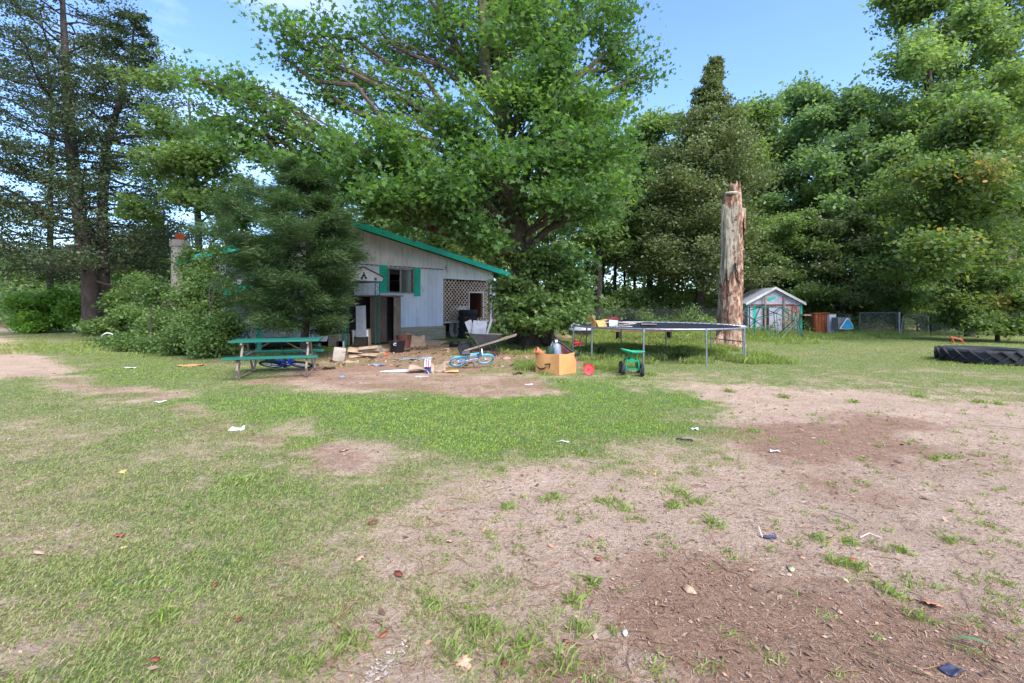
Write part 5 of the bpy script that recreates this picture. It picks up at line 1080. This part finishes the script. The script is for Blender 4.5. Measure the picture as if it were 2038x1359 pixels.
# shovels and poles leaning
for i, (px, tx_, h_, lb, hm, dm) in enumerate(((676, -.1, 1.35, 'long handled shovel with pale handle leaning left of the door', WOODG, BLACKM), (681, -.02, 1.5, 'green handled shovel with white blade leaning left of the door', GREENP, WPLAS))):
    g = G(px, 696); o = thing('shovel', lb, 'shovel', g); m = MB(); m.tube([(0, 0, .28), (tx_, .25, h_)], .02, 7); m.build('handle', hm, o); m = MB(); m.prism([(-.1, .28), (.1, .28), (.11, .08), (0, -.01), (-.11, .08)], .015, XZ); m.build('blade', dm, o)
g = G(685, 697); m = MB(); m.tube([(0, .1, 0), (.0, .1, 1.15)], .016, 6); c = m.build('garden_stake', GREENP); c.location = g; tag(c, 'green upright garden stake beside the shovels', 'stake')
for px, py, Y, lb in ((676, 624, 15.3, 'white hanging basket highest on the pine branches'), (644, 671, 14.7, 'white hanging basket low above the picnic table end')):
    q = P(px, py+8, Y); o = thing('hanging_basket', lb, 'hanging basket', q)
    m = MB(); m.lathe([(0, 0), (.09, 0), (.135, .15), (.14, .17), (.128, .17), (.085, .012), (0, .012)], 20); m.build('pot', WPLAS, o)
    m = MB()
    for k in range(3): a = k*2.09; m.tube([(.13*math.cos(a), .13*math.sin(a), .165), (0, 0, .58)], .004, 4)
    m.build('hanger', DKSTEEL, o)
    n = 160; C = rng.normal(0, .06, (n, 3))+np.array([0, 0, .2]); leaves('plant', C, np.full(n, .05), OVAL_T, LF_SHRUB, rng.random(n), o, None)
# concrete block
g = G(673, 718); m = MB(); m.box((0, 0, .17), (.30, .26, .34)); m.box((.1, -.13, .30), (.09, .02, .06)); c = m.build('concrete_block', CONCR, bevel=.035); c.location = g; c.rotation_euler = (R(6), R(8), R(20)); tag(c, 'pinkish broken concrete block standing left of the cardboard heap', 'block')
# heaps of flattened cardboard: crumpled sheets
def sheet(name, label, cat, loc, w_, d_, z_, mt, seed, rot=(0, 0, 0), amp=.08, th=.008, parent=None, n=9):
    vs = []; fs = []
    for i in range(n):
        for j in range(n):
            u, v = i/(n-1)-.5, j/(n-1)-.5; zz = amp*(float(fbm(np.array(u*2.3+seed), np.array(v*2.3), seed, 3))-.3)
            vs.append((u*w_*(1+.1*math.sin(v*5+seed)), v*d_*(1+.1*math.cos(u*6+seed)), max(zz, 0)))
    for i in range(n-1):
        for j in range(n-1): fs.append((i*n+j, (i+1)*n+j, (i+1)*n+j+1, i*n+j+1))
    m = MB(); m.add(vs, fs); c = m.build(name, mt, parent, ang=25); c.location = loc if parent is None else loc; c.rotation_euler = rot
    s = c.modifiers.new('thickness', 'SOLIDIFY'); s.thickness = th
    if parent is None: tag(c, label, cat)
    return c
g = G(722, 712)
for i, (dx, dz, w_, h_, rr, lb) in enumerate(((-.18, 0, .5, .13, (4, -4, 20), 'lowest left flattened carton of the heap by the canopy post'), (.22, 0, .62, .15, (0, 3, -8), 'lowest right carton of the heap by the canopy post'), (-.22, .14, .44, .11, (3, 8, 12), 'upper left crushed carton of the heap by the canopy post'), (.18, .16, .56, .15, (-4, -5, 5), 'uppermost bulging carton of the heap by the canopy post'))):
    m = MB(); m.box((0, 0, h_/2), (w_, .4, h_)); m.box((.0, -.26, h_*.8), (w_*.9, .16, .01), rot=(R(28), 0, 0)); c = m.build('crushed_box', CARDP, bevel=.03); c.location = g+Vector((dx, .1, dz)); c.rotation_euler = tuple(R(a) for a in rr); tag(c, lb, 'box', 'crushed cartons heaped by the canopy post')
g = G(748, 708); m = MB(); m.lathe([(0, 0), (.1, 0), (.12, .26), (.125, .27), (.11, .27), (.09, .02), (0, .02)], 16); c = m.build('pail', GREYP); c.location = g+Vector((.05, .1, 0)); tag(c, 'small grey pail standing right of the crushed cartons', 'pail')
g = G(764, 710); m = MB(); m.lathe([(0, .0), (.08, .01), (.1, .06), (.06, .12), (0, .13)], 14); c = m.build('ball', ORANGE); c.location = g; tag(c, 'orange deflated ball on the ground in front of the brown cabinet', 'ball')
g = G(785, 704); o = thing('bin_bag', 'black rubbish bucket with a white printed mark by the cabinet', 'bucket', g+Vector((0, .35, 0))); m = MB(); m.lathe([(0, 0), (.2, 0), (.25, .34), (.27, .36), (.23, .36), (.18, .02), (0, .02)], 22); m.build('bucket', BLACKP, o)
o.name = 'bucket'
m = MB(); m.tube([(.045*math.cos(a), -.262+.02*math.sin(a)*0, .28+.035*math.sin(a)) for a in [R(40)+i*R(280)/10 for i in range(11)]], .01, 5); m.build('mark', WPLAS, o)
g = G(797, 692); m = MB(); m.lathe([(0, 0), (.21, 0), (.27, .40), (.29, .42), (.25, .42), (.19, .03), (0, .03)], 22); c = m.build('planter', REDBR); c.location = g+Vector((.05, .3, 0)); tag(c, 'brown plant pot standing right of the black bucket', 'pot')
g = G(822, 690); sheet('cardboard_sheet', 'large curled cardboard sheet leaning by the beige skirting', 'cardboard', g+Vector((0, .3, .15)), .75, .6, 0, CARDP, 3, rot=(R(48), R(8), R(10)), amp=.15)
g = G(858, 686); sheet('cardboard_sheet', 'flat cardboard sheet lying below the beige skirting', 'cardboard', g+Vector((.0, .1, .05)), .9, .8, 0, CARDP, 5, rot=(R(10), R(5), R(-14)), amp=.12)
g = G(826, 716); sheet('tarp', 'crumpled silver grey plastic sheet on the dirt before the cabinet', 'plastic sheet', g, .95, .5, 0, mat('silver_plastic', lin(176, 180, 190), lin(120, 122, 130), rough=.35, metal=.2, scale=8), 9, rot=(0, 0, R(-14)), amp=.16, n=14)
g = G(905, 690); m = MB(); m.lathe([(0, 0), (.14, .02), (.17, .14), (.12, .24), (0, .26)], 12); c = m.build('black_sack', BLACKP); c.location = g; c.scale = (1.3, 1, .8); tag(c, 'small black sack on the dirt left of the wheelbarrow', 'sack')
# second heap, with striped wrapper
g = G(846, 741)
for i, (dx, dy, w_, d_, rr, am, lb) in enumerate(((-.12, 0, .50, .34, (14, 6, 10), .22, 'crumpled brown carton at the left of the small cardboard heap'), (.28, .12, .48, .34, (28, -18, -20), .2, 'crumpled brown carton at the right of the small cardboard heap'), (.12, -.06, .2, .4, (40, 10, 30), .1, 'narrow cardboard strip leaning in the middle of the small heap'))):
    sheet('crushed_cardboard', lb, 'cardboard', g+Vector((dx, dy, .06)), w_, d_, 0, CARDP, 11+i, rot=tuple(R(a) for a in rr), amp=am)
o = thing('striped_wrapper', 'red white and blue striped wrapper on the small cardboard heap', 'wrapper', g+Vector((.08, -.16, .0)), R(-8))
for i in range(5): m = MB(); m.box((-.05+i*.026, 0, .22), (.026, .012, .16), rot=(R(-14), 0, 0)); m.build('stripe', REDP if i % 2 else WPLAS, o)
m = MB(); m.box((0, .02, .08), (.14, .02, .15), rot=(R(-14), 0, 0)); m.build('blue_end', mat('navy_print', lin(50, 66, 110), lin(38, 50, 90)), o)
g = G(840, 749); sheet('paper', 'flat pale wrapper lying in front of the small cardboard heap', 'paper', g, .26, .1, 0, WPLAS, 21, amp=.03)
g = G(785, 742); m = MB(); m.tube([(-.3, 0, .03), (.0, .01, .035), (.32, .02, .04)], [.012, .03, .03], 7); c = m.build('pipe', WPLAS); c.location = g; c.rotation_euler = (0, 0, R(4)); tag(c, 'white plastic pipe lying on the dirt in front of the cabinet', 'pipe')
g = G(681, 753); m = MB(); m.lathe([(0, 0), (.06, .0), (.07, .03), (.03, .06), (0, .06)], 10); c = m.build('can', GREYP); c.location = g; tag(c, 'small crushed silver can on the dirt right of the picnic table', 'can')
for px, py, w_, lb, mt in ((719, 754, .10, 'tiny white scrap on the dirt right of the silver can', WPLAS), (641, 722, .4, 'pale broken board lying right of the picnic table', CARDP), (870, 728, .12, 'white scrap between the cardboard heap and light blue bicycle', WPLAS), (1052, 765, .15, 'white scrap on the bare dirt before the big cardboard box', WPLAS)):
    sheet('scrap', lb, 'scrap', G(px, py), w_, w_*.4, 0, mt, int(px) % 13, amp=.03)

for px, py, w_, lb, mt, rx in ((768, 700, .34, 'torn carton flap standing beside the black bucket', CARDP, 50), (803, 700, .42, 'dark folded mat on the dirt below the cabinet', DARKIN, 6), (842, 695, .5, 'dark board lying flat below the beige skirting', BROWNCAB, 4), (884, 697, .36, 'brown carton scrap near the porch corner', CARDP, 12),
                            (700, 722, .36, 'brown flattened carton in front of the crushed cartons', CARDP, 8), (752, 728, .3, 'small grey plastic sheet before the crushed cartons', GREYP, 6), (900, 742, .3, 'orange brown carton scrap right of the small heap', CARD, 8), (655, 735, .28, 'dark rag on the dirt right of the picnic table', DARKIN, 5), (1010, 715, .3, 'pale carton scrap between wheelbarrow and big box', CARDP, 10), (1030, 745, .2, 'brown wrapper on the dirt left of the big box', BROWNCAB, 5)):
    sheet('rubbish', lb, 'rubbish', G(px, py)+Vector((0, 0, .01)), w_, w_*.6, 0, mt, px % 17, rot=(R(rx), R(px % 9-4), R(px % 50)), amp=.12)
# ------------------------------------------------------------ big cardboard box with junk
c0 = G(1066, 741.5); c1 = G(1113, 747.5); c2 = G(1146.5, 741); H = .44; c3 = c0+(c2-c1)
o = thing('large_cardboard_box', 'large open cardboard box printed with a curved black arrow', 'box', c1)
cc = [c0, c1, c2, c3]; m = MB()
for i in range(4):
    a, b_ = cc[i], cc[(i+1) % 4]; d_ = (b_-a).normalized(); nrm = Vector((d_.y, -d_.x, 0)); L_ = (b_-a).length; n = 8; vs = []; fs = []
    for side in (0, 1):
        for k in range(n+1):
            u = k/n; bulge = .025*math.sin(u*math.pi)+(.015*math.sin(u*7) if i == 0 else 0)
            for zz in (0, .5, 1): p = a+(b_-a)*u+nrm*(bulge*(1 if zz else .3)-side*.008); vs.append((p.x, p.y, zz*H*(1+.02*math.sin(u*9+i))))
    off = (n+1)*3
    for k in range(n):
        for j in range(2):
            q_ = k*3+j; fs.append((q_, q_+3, q_+4, q_+1)); fs.append((off+q_, off+q_+1, off+q_+4, off+q_+3))
        fs.append((k*3+2, k*3+5, off+k*3+5, off+k*3+2))
    m.add(vs, fs)
m.add([tuple(p+Vector((0, 0, .01))) for p in cc], [(0, 1, 2, 3)]); m.build('carton', CARD, o, org=c1)
# arrow mark on the left face
a, b_ = c0, c1; d_ = (b_-a).normalized(); nrm = Vector((d_.y, -d_.x, 0)); Lf = (b_-a).length
def fp(u, z): return a+d_*(u*Lf)+nrm*(.012+.025*math.sin(max(0, min(1, u))*math.pi)+.015*math.sin(u*7))+Vector((0, 0, z*H))
def lerp(p, q, t): return p+(q-p)*t
m = MB(); n = 14; vs = []; fs = []
for k in range(n+1):
    t_ = k/n; u = .03+.52*t_; z = .40-.20*math.sin(math.pi*(t_*.86+.05))+.06*t_; w_ = .012+.030*math.sin(math.pi*min(1, t_*1.0))
    for s in (-1, 1): vs.append(tuple(fp(u, z+s*w_)))
for k in range(n): fs.append((2*k, 2*k+2, 2*k+3, 2*k+1))
m.add(vs, fs)
def stroke(p0, p1, w_):
    dx_, dz_ = p1[0]-p0[0], p1[1]-p0[1]; L2 = math.hypot(dx_*Lf, dz_*H); nx_, nz_ = -dz_*H/L2*w_/Lf, dx_*Lf/L2*w_/H
    m.add([tuple(fp(p0[0]+nx_, p0[1]+nz_)), tuple(fp(p1[0]+nx_, p1[1]+nz_)), tuple(fp(p1[0]-nx_, p1[1]-nz_)), tuple(fp(p0[0]-nx_, p0[1]-nz_))], [(0, 3, 2, 1)])
stroke((.44, .47), (.64, .52), .012); stroke((.645, .535), (.60, .30), .012)
m.build('arrow_print', INK, o, org=c1, smooth=False)
cen = (c0+c1+c2+c3)/4
def junk(name, label, cat, mb, mt, dx, dy, z, rot=(0, 0, 0), bevel=0, lit=True):
    c = mb.build(name, mt, bevel=bevel); c.location = cen+Vector((dx, dy, z)); c.rotation_euler = tuple(R(a) for a in rot); tag(c, label, cat); return c
m = MB(); m.lathe([(0, 0), (.05, 0), (.07, .14), (.08, .15), (.08, .18), (.065, .18), (.045, .02), (0, .02)], 16); junk('plant_pot', 'small terracotta plant pot lying at the left of the junk box', 'pot', m, mat('terracotta', lin(196, 124, 88), lin(170, 100, 70)), -.30, -.05, .42, (0, -62, 20))
m = MB(); m.lathe([(0, 0), (.08, 0), (.1, .12), (.09, .2), (0, .22)], 14); junk('bottle_bundle', 'dark green bag bundled beside the terracotta pot in the box', 'bag', m, mat('dark_green_plastic', lin(50, 78, 62), lin(36, 56, 48), rough=.4), -.14, 0, .36, (0, 10, 0))
oo = thing('vacuum_cleaner', 'grey and black upright vacuum cleaner poking out of the junk box', 'vacuum cleaner', cen+Vector((.04, .0, .2)), rot=(R(-6), R(-4), 0))
m = MB(); m.lathe([(0, .12), (.075, .12), (.1, .2), (.105, .34), (.085, .42), (.05, .47), (0, .48)], 20); m.build('body', GREYP, oo)
m = MB(); m.box((0, 0, .50), (.12, .11, .09)); m.box((.05, -.02, .46), (.1, .12, .05)); m.build('cap', BLACKP, oo, bevel=.02)
m = MB(); m.box((0.0, -.09, .485), (.05, .02, .05)); m.build('badge', WPLAS, oo)
m = MB(); m.tube([(-.05, .05, .5), (-.11, .04, .4), (-.17, .03, .2)], .014, 6); m.build('hose', mat('yellow_grey_tube', lin(180, 170, 120), lin(140, 134, 110)), oo)
m = MB(); m.tube([(0, 0, 0), (.34, 0, -.26)], [.026, .03], 8); m.box((.36, 0, -.27), (.12, .1, .06)); junk('black_tube', 'black tube sloping down to the right rim of the junk box', 'tube', m, BLACKP, .10, 0, .66)
m = MB(); m.box((0, 0, 0), (.3, .02, .22), rot=(0, R(35), 0)); junk('brown_panel', 'brown board wedged behind the vacuum cleaner in the box', 'board', m, REDBR, .18, .1, .46)
# red disc toy
g = G(1172, 746); o = thing('toy_disc', 'round red plastic disc with pale rings standing in the grass', 'toy', g, R(0)); Mx = Matrix.Translation((0, .02, .115)) @ Matrix.Rotation(R(78), 4, 'X')
m = MB(); m.lathe([(0, -.02), (.11, -.02), (.118, .0), (.112, .02), (.095, .015), (.09, 0), (0, 0)], 32, Mx); m.build('dish', REDP, o)
for r_ in (.078, .045): m = MB(); m.lathe([(r_-.008, 0), (r_, .012), (r_+.008, 0)], 32, Mx); m.build('ring', PINKP, o)
m = MB(); m.lathe([(0, .02), (.02, .018), (.025, 0)], 16, Mx); m.build('knob', REDP, o)
# ------------------------------------------------------------ garden seat cart
g = G(1260, 748); o = thing('garden_seat_cart', 'green rolling garden seat with four black wheels in front of the trampoline', 'garden cart', g+Vector((0, .15, 0)), R(-6))
for x_, y_ in ((-.19, -.2), (.19, -.2), (-.19, .22), (.19, .22)):
    m = MB(); m.tube([(x_, y_+.105*math.cos(a), .13+.105*math.sin(a)) for a in [i*2*math.pi/24 for i in range(24)]], .036, 8, closed=True); w_ = m.build('wheel', RUBBER, o)
    m = MB(); m.lathe([(0, -.03), (.075, -.02), (.075, .02), (0, .03)], 14, Matrix.Translation((x_, y_, .13)) @ Matrix.Rotation(R(90), 4, 'Y')); m.build('hub', WTRIM, w_)
m = MB()
for s in (-1, 1):
    m.tube([(s*.19, -.2, .13), (s*.13, -.2, .14), (s*.12, -.18, .3), (s*.10, -.06, .35)], .017, 7); m.tube([(s*.19, .22, .13), (s*.13, .22, .14), (s*.12, .2, .3), (s*.10, .06, .35)], .017, 7)
m.box((0, -.19, .14), (.30, .03, .03)); m.box((0, .21, .14), (.30, .03, .03)); m.box((0, -.17, .32), (.24, .03, .045)); m.box((0, .18, .32), (.24, .03, .045)); m.box((0, 0, .345), (.1, .36, .03)); m.tube([(0, 0, .34), (.02, 0, .45)], .03, 8); m.build('frame', GRNCART, o)
m = MB(); ns_ = 24; vs = []; fs = []
for j, rr in enumerate((0, .35, .7, .9, 1)):
    for k in range(ns_):
        a = k*2*math.pi/ns_; rx = .24*(1+.10*math.cos(2*a)-.18*max(0, math.cos(a-math.pi/2))**6); ry = .19; zz = (.0, .0, .008, .03, .05)[j]+.03*(rr**2)*abs(math.cos(a))
        vs.append((rx*rr*math.cos(a), ry*rr*math.sin(a), zz))
for j in range(4):
    for k in range(ns_): fs.append((j*ns_+k, j*ns_+(k+1) % ns_, (j+1)*ns_+(k+1) % ns_, (j+1)*ns_+k))
m.add(vs, fs, Matrix.Translation((.02, 0, .45)) @ Matrix.Rotation(R(6), 4, 'Y')); c = m.build('seat', mat('pale_green_enamel', lin(60, 165, 120), lin(40, 140, 100), rough=.35), o); sm = c.modifiers.new('thickness', 'SOLIDIFY'); sm.thickness = .008
# ------------------------------------------------------------ things behind the trampoline and round the maple
q = G(1120, 690); o = thing('garden_parasol', 'tattered beige parasol drooping on the ground under the maple', 'parasol', q+Vector((-.15, .5, 0)))
m = MB(); vs = [(0, 0, .52)]; fs = []
for k in range(12): a = k*math.pi/6; vs.append((.52*math.cos(a), .4*math.sin(a), .34+.03*(k % 2)))
for k in range(12): a = k*math.pi/6; vs.append((.56*math.cos(a), .44*math.sin(a), .24+.05*(k % 2)))
fs = [(0, 1+k, 1+(k+1) % 12) for k in range(12)]+[(1+k, 13+k, 13+(k+1) % 12, 1+(k+1) % 12) for k in range(12)]; m.add(vs, fs); c = m.build('cover', mat('faded_beige_cloth', lin(176, 158, 112), lin(140, 122, 86)), o); c.modifiers.new('thickness', 'SOLIDIFY').thickness = .006
m = MB(); m.tube([(0, 0, 0), (0, 0, .52)], .018, 6); m.build('pole', DKSTEEL, o)
q = G(1153, 694); o = thing('ride_on_toy', 'red and white ride-on toy lying beyond the left trampoline leg', 'toy', q+Vector((0, .5, 0)), R(15))
m = MB(); m.box((0, 0, .14), (.34, .2, .14)); m.box((-.08, 0, .24), (.14, .16, .1)); m.build('body', REDP, o, bevel=.04)
m = MB(); m.box((.02, -.03, .05), (.46, .24, .05)); m.build('deck', WPLAS, o, bevel=.02)
m = MB(); m.tube([(.08, 0, .2), (.17, 0, .42)], .012, 6); m.tube([(.13, 0, .38), (.2, 0, .46)], .014, 6); m.build('handlebar', DKSTEEL, o)
q = P(1160, 640, 22); m = MB(); m.lathe([(.5, 0), (.5, .25), (.46, .42), (.3, .55), (0, .6)], 20); c = m.build('tarpaulin', mat('silver_tarp', lin(196, 200, 206), lin(150, 156, 164), rough=.5, scale=9, bump=.5)); c.location = (q.x-.1, 22, .32); c.scale = (1.15, .8, .55); tag(c, 'silver tarpaulin bundled behind the left end of the trampoline', 'tarpaulin')
m = MB(); m.box((0, 0, .16), (1.0, .8, .31)); c = m.build('crate', DARKIN); c.location = (q.x-.1, 22, 0); tag(c, 'dark crate under the silver tarpaulin bundle', 'crate')
q = G(1240, 672); o = thing('bench', 'low weathered bench with brown slats behind the trampoline', 'bench', (q.x+.4, 19.6, 0), R(4))
for k in range(3): m = MB(); m.box((0, -.14+k*.14, .40), (2.6, .11, .03)); m.build('slat', REDBR, o)
for s in (-1, 1): m = MB(); m.box((s*1.05, 0, .19), (.08, .4, .38)); m.build('leg', DARKIN, o)
# white hoop by the shrubs, bin far left
g = G(205, 686); m = MB(); m.tube([(.30*math.cos(a), .02, .12+.30*math.sin(a)) for a in [R(-28)+i*R(236)/22 for i in range(23)]], .022, 6); c = m.build('hoop', WPLAS); c.location = g+Vector((0, .2, 0)); tag(c, 'pale half buried hoop standing at the foot of the left shrubs', 'hoop')
q = Vector(base(17, 38)); o = thing('wheeled_bin', 'dark green wheeled bin at the far left beyond the path', 'bin', q, R(20))
m = MB(); m.add([(-.25, -.25, .05), (.25, -.25, .05), (.25, .25, .05), (-.25, .25, .05), (-.32, -.33, 1.0), (.32, -.33, 1.0), (.32, .33, 1.0), (-.32, .33, 1.0)], [(3, 2, 1, 0), (4, 5, 6, 7), (0, 1, 5, 4), (1, 2, 6, 5), (2, 3, 7, 6), (3, 0, 4, 7)]); m.build('body', mat('green_bin', lin(92, 118, 116), lin(70, 94, 92)), o, bevel=.02)
m = MB(); m.box((0, 0, 1.04), (.7, .72, .08), rot=(R(3), 0, 0)); m.build('lid', mat('dark_bin_lid', lin(50, 62, 60)), o, bevel=.02)
for s in (-1, 1): m = MB(); m.lathe([(0, -.03), (.1, -.03), (.1, .03), (0, .03)], 14, Matrix.Translation((s*.27, .28, .1)) @ Matrix.Rotation(R(90), 4, 'Y')); m.build('wheel', RUBBER, o)

# ------------------------------------------------------------ litter on the lawn, each a thing
LEAFO = mat('orange_leaf', lin(160, 92, 62), lin(124, 66, 46), rough=.7, scale=30); LEAFT = mat('tan_leaf', lin(190, 160, 132), lin(158, 124, 98), rough=.8, scale=30); LEAFR = mat('red_leaf', lin(134, 68, 52), lin(100, 48, 38), rough=.6, scale=30)
LEAFY = mat('yellow_leaf', lin(206, 190, 120), lin(176, 158, 90), rough=.7, scale=30); OAKP = [(0, -.5), (.12, -.34), (.34, -.40), (.22, -.2), (.48, -.05), (.24, .02), (.42, .26), (.16, .22), (.12, .46), (0, .58), (-.12, .44), (-.16, .2), (-.42, .3), (-.22, .02), (-.5, -.08), (-.2, -.18), (-.30, -.42), (-.1, -.32)]
OVP = [(0, -.5), (.22, -.28), (.28, .05), (.16, .35), (0, .55), (-.16, .35), (-.28, .05), (-.22, -.28)]
def leaf(px, py, s, mt, lb, P_=OVP, nm='fallen_leaf'):
    s *= .85; g = G(px, py); m = MB(); n = len(P_); cz = .005
    vs = [(0, 0, cz)]+[(x_*s, y_*s, .003+.10*s*abs(x_)+.05*s*y_*y_+.05*s*math.sin(i*2.1)) for i, (x_, y_) in enumerate(P_)]
    m.add(vs, [(0, 1+i, 1+(i+1) % n) for i in range(n)]); m.tube([(0, -.5*s, .01), (0, -.8*s, .008)], .0012, 4)
    c = m.build(nm, mt); c.location = (g.x, g.y, float(hgt(g.x, g.y))+.008); c.rotation_euler = (random.uniform(-.25, .25), random.uniform(-.25, .25), random.uniform(0, 6.28)); c.modifiers.new('thickness', 'SOLIDIFY').thickness = .0012
    tag(c, lb, 'leaf'); return c
leaf(238, 1069, .085, LEAFO, 'curled orange leaf on the left lawn, above a yellow one', OAKP)
leaf(247, 1094, .06, LEAFY, 'small pale yellow leaf on the left lawn')
leaf(78, 1106, .10, LEAFT, 'long dry tan leaf near the left edge of the lawn')
leaf(475, 1243, .055, LEAFR, 'red leaf on the lower left lawn, highest of the lower ones')
leaf(309, 1325, .05, LEAFR, 'red leaf close to the bottom edge at the left')
leaf(340, 1216, .045, LEAFY, 'tiny cream leaf on the lower left lawn')
leaf(427, 1171, .045, LEAFR, 'small dark red leaf on the lawn above the red one')
leaf(715, 1116, .085, LEAFT, 'pale tan leaf left of the sandy patch', OAKP)
leaf(894, 1081, .085, LEAFT, 'pale pointed tan leaf where lawn meets sand', OAKP)
leaf(793, 1146, .09, LEAFR, 'long rust red leaf on the lawn edge', OVP)
leaf(741, 1046, .09, mat('brown_leaf', lin(120, 80, 52), lin(90, 60, 40), scale=30), 'dark brown curled leaf on the lawn above centre', OAKP)
leaf(1190, 1117, .065, LEAFO, 'small orange leaf on the bare sand at centre')
leaf(764, 1270, .055, LEAFO, 'orange leaf beside the bright grass tuft at the bottom')
leaf(1003, 1322, .055, LEAFR, 'glossy red leaf at the bottom centre')
leaf(922, 1322, .10, LEAFT, 'curled tan leaf at the bottom centre left of a red one', OAKP)
leaf(1852, 1202, .125, mat('oak_leaf', lin(196, 138, 104), lin(160, 104, 76), scale=30), 'large lobed brown oak leaf on the dark soil at right', OAKP)
leaf(1372, 1176, .10, LEAFT, 'long dry tan leaf on the brown soil')
leaf(1575, 1134, .07, mat('pale_green_leaf', lin(180, 190, 140), lin(150, 164, 110), scale=30), 'pale green leaf sliver on the brown soil')
leaf(1244, 1267, .05, mat('cream_leaf', lin(232, 222, 200), lin(210, 196, 170)), 'cream leaf scrap on the brown soil at bottom')
leaf(1842, 992, .08, LEAFR, 'reddish leaf on the sand at the right')
leaf(1697, 1117, .07, LEAFO, 'orange leaf beside the small weeds on the sand')
leaf(1128, 1284, .05, LEAFO, 'orange leaf in the grass tufts at bottom centre')
leaf(245, 940, .10, LEAFY, 'yellow brown leaf on the upper left lawn', OAKP)
leaf(686, 901, .14, LEAFT, 'tan leaf on the small brown patch of the lawn', OAKP)
def scrap(px, py, w_, d_, mt, nm, lb, cat, amp=.03, rz=0, sd=1): c = sheet(nm, lb, cat, G(px, py)+Vector((0, 0, .006)), w_, d_, 0, mt, sd, rot=(0, 0, R(rz)), amp=amp, th=.003); return c
scrap(472, 856, .16, .10, WPLAS, 'paper', 'crumpled white paper on the lawn, nearest white scrap', 'paper', .09, 10, 3)
scrap(319, 801, .16, .08, WPLAS, 'paper', 'white paper scrap on the worn dirt track', 'paper', .05, 30, 4)
scrap(235, 817, .15, .08, mat('blue_grey_plastic', lin(130, 150, 180)), 'litter', 'blue grey plastic lid on the left lawn', 'lid', .04, 0, 5)
scrap(259, 733, .22, .14, WPLAS, 'paper', 'white paper scrap on the grass near the shrubs', 'paper', .06, 0, 6)
scrap(382, 728, .62, .26, CARD, 'cardboard_sheet', 'flat cardboard sheet lying on grass before the dark shrub', 'cardboard', .07, 8, 7)
scrap(375, 825, .3, .05, WOODG, 'stick', 'flat pale stick lying on the worn track', 'stick', .03, 20, 8)
scrap(1363, 876, .17, .035, BLACKP, 'black_strip', 'black plastic strip lying where the bright grass ends', 'plastic', .03, -25, 9)
scrap(1120, 881, .14, .04, WPLAS, 'plastic_piece', 'white and black plastic piece at the edge of the bright grass', 'plastic', .04, -20, 10)
scrap(1541, 900, .10, .05, WPLAS, 'litter', 'small white plastic piece on the brown patch', 'plastic', .05, 0, 11)
scrap(1383, 855, .08, .05, WPLAS, 'paper', 'small white scrap just above the black plastic strip', 'paper', .05, 0, 12)
scrap(1532, 1071, .09, .035, mat('slate_blue_plastic', lin(60, 68, 92)), 'plastic_shard', 'dark blue plastic shard beside a white twig', 'plastic', .02, 5, 13)
scrap(1893, 1337, .075, .055, mat('dark_slate', lin(70, 74, 96), lin(44, 44, 58), rough=.4), 'plastic_shard', 'dark glossy plastic shard in the bottom right corner', 'plastic', .03, 20, 14)
scrap(1292, 945, .12, .04, CARD, 'cardboard_scrap', 'small cardboard strip on the sand below the bright grass', 'cardboard', .04, -30, 15)
scrap(934, 612+400, .0+.12, .02, BARKD, 'stick', 'dark short stick lying above the pale leaves', 'stick', .01, 12, 16)
for pts_, lb, r_ in (([(1494, 1038), (1510, 1055), (1517, 1072)], 'bleached white twig standing by the blue shard', .005), ([(1712, 1073), (1730, 1068), (1755, 1074)], 'bleached forked twig lying on the sand at right', .005), ([(1650, 1020), (1680, 1030), (1710, 1042)], 'dark twig lying on the leaf litter at centre right', .006),
                    ([(1870, 1275), (1930, 1300), (1990, 1340)], 'long green-brown stalk in the bottom right corner', .005), ([(1700, 1290), (1760, 1320), (1850, 1350)], 'curved brown stalk beside the glossy shard', .004), ([(1950, 848), (2000, 852), (2060, 858)], 'long thin branch lying on the sand at the right edge', .008)):
    m = MB(); m.tube([G(*p)+Vector((0, 0, .012+.012*(i == 1))) for i, p in enumerate(pts_)], r_*.7, 5); g0_ = G(*pts_[0]); tag(m.build('twig', mat('bleached_twig', lin(222, 206, 196), lin(180, 160, 146)) if 'bleached' in lb else WOODG if 'stalk' not in lb else mat('stalk', lin(120, 110, 70), lin(96, 80, 56))), lb, 'twig')
m = MB(); g = G(1893, 1275); vs = []; 
for i in range(6): u = i/5; w_ = .012*math.sin(math.pi*min(1, u+.12)); vs += [(u*.16, -w_, .02+.02*math.sin(u*3)), (u*.16, w_, .02+.02*math.sin(u*3))]
m.add(vs, [(2*i, 2*i+2, 2*i+3, 2*i+1) for i in range(5)]); c = m.build('grass_leaf', mat('green_leaf_strip', lin(96, 128, 84), lin(70, 100, 62))); c.location = (g.x, g.y, 0); c.rotation_euler = (0, 0, R(-35)); tag(c, 'single broad green leaf blade in the bottom right corner', 'leaf')
# pale plaster crumbs
g = G(770, 1322); n = 150; a_ = rng.uniform(0, 6.283, n); r_ = rng.random(n)**.6; lx = r_*np.cos(a_)*.05; ly = r_*np.sin(a_)*.15; x = g.x+lx*.9+ly*.35; y = g.y+ly*.9-lx*.3; sz = rng.exponential(.004, n)+.003
az = rng.uniform(0, 6.283, n); u = np.stack([np.cos(az), np.sin(az), rng.normal(0, .2, n)], 1)*sz[:, None]; v = np.stack([-np.sin(az), np.cos(az), rng.normal(0, .2, n)], 1)*(sz*.7)[:, None]; C = np.stack([x, y, hgt(x, y)+.004+sz*.2], 1)
tag(np_mesh('plaster_crumbs', np.stack([C-u, C-.3*u-v, C+u, C+.2*u+v], 1).reshape(-1, 3), 4, mat('whitish_plaster', (.42, .36, .31), (.32, .25, .20), rough=.95, scale=60)), 'whitish plaster crumbs spilled on the sand at the bottom', kind='stuff')
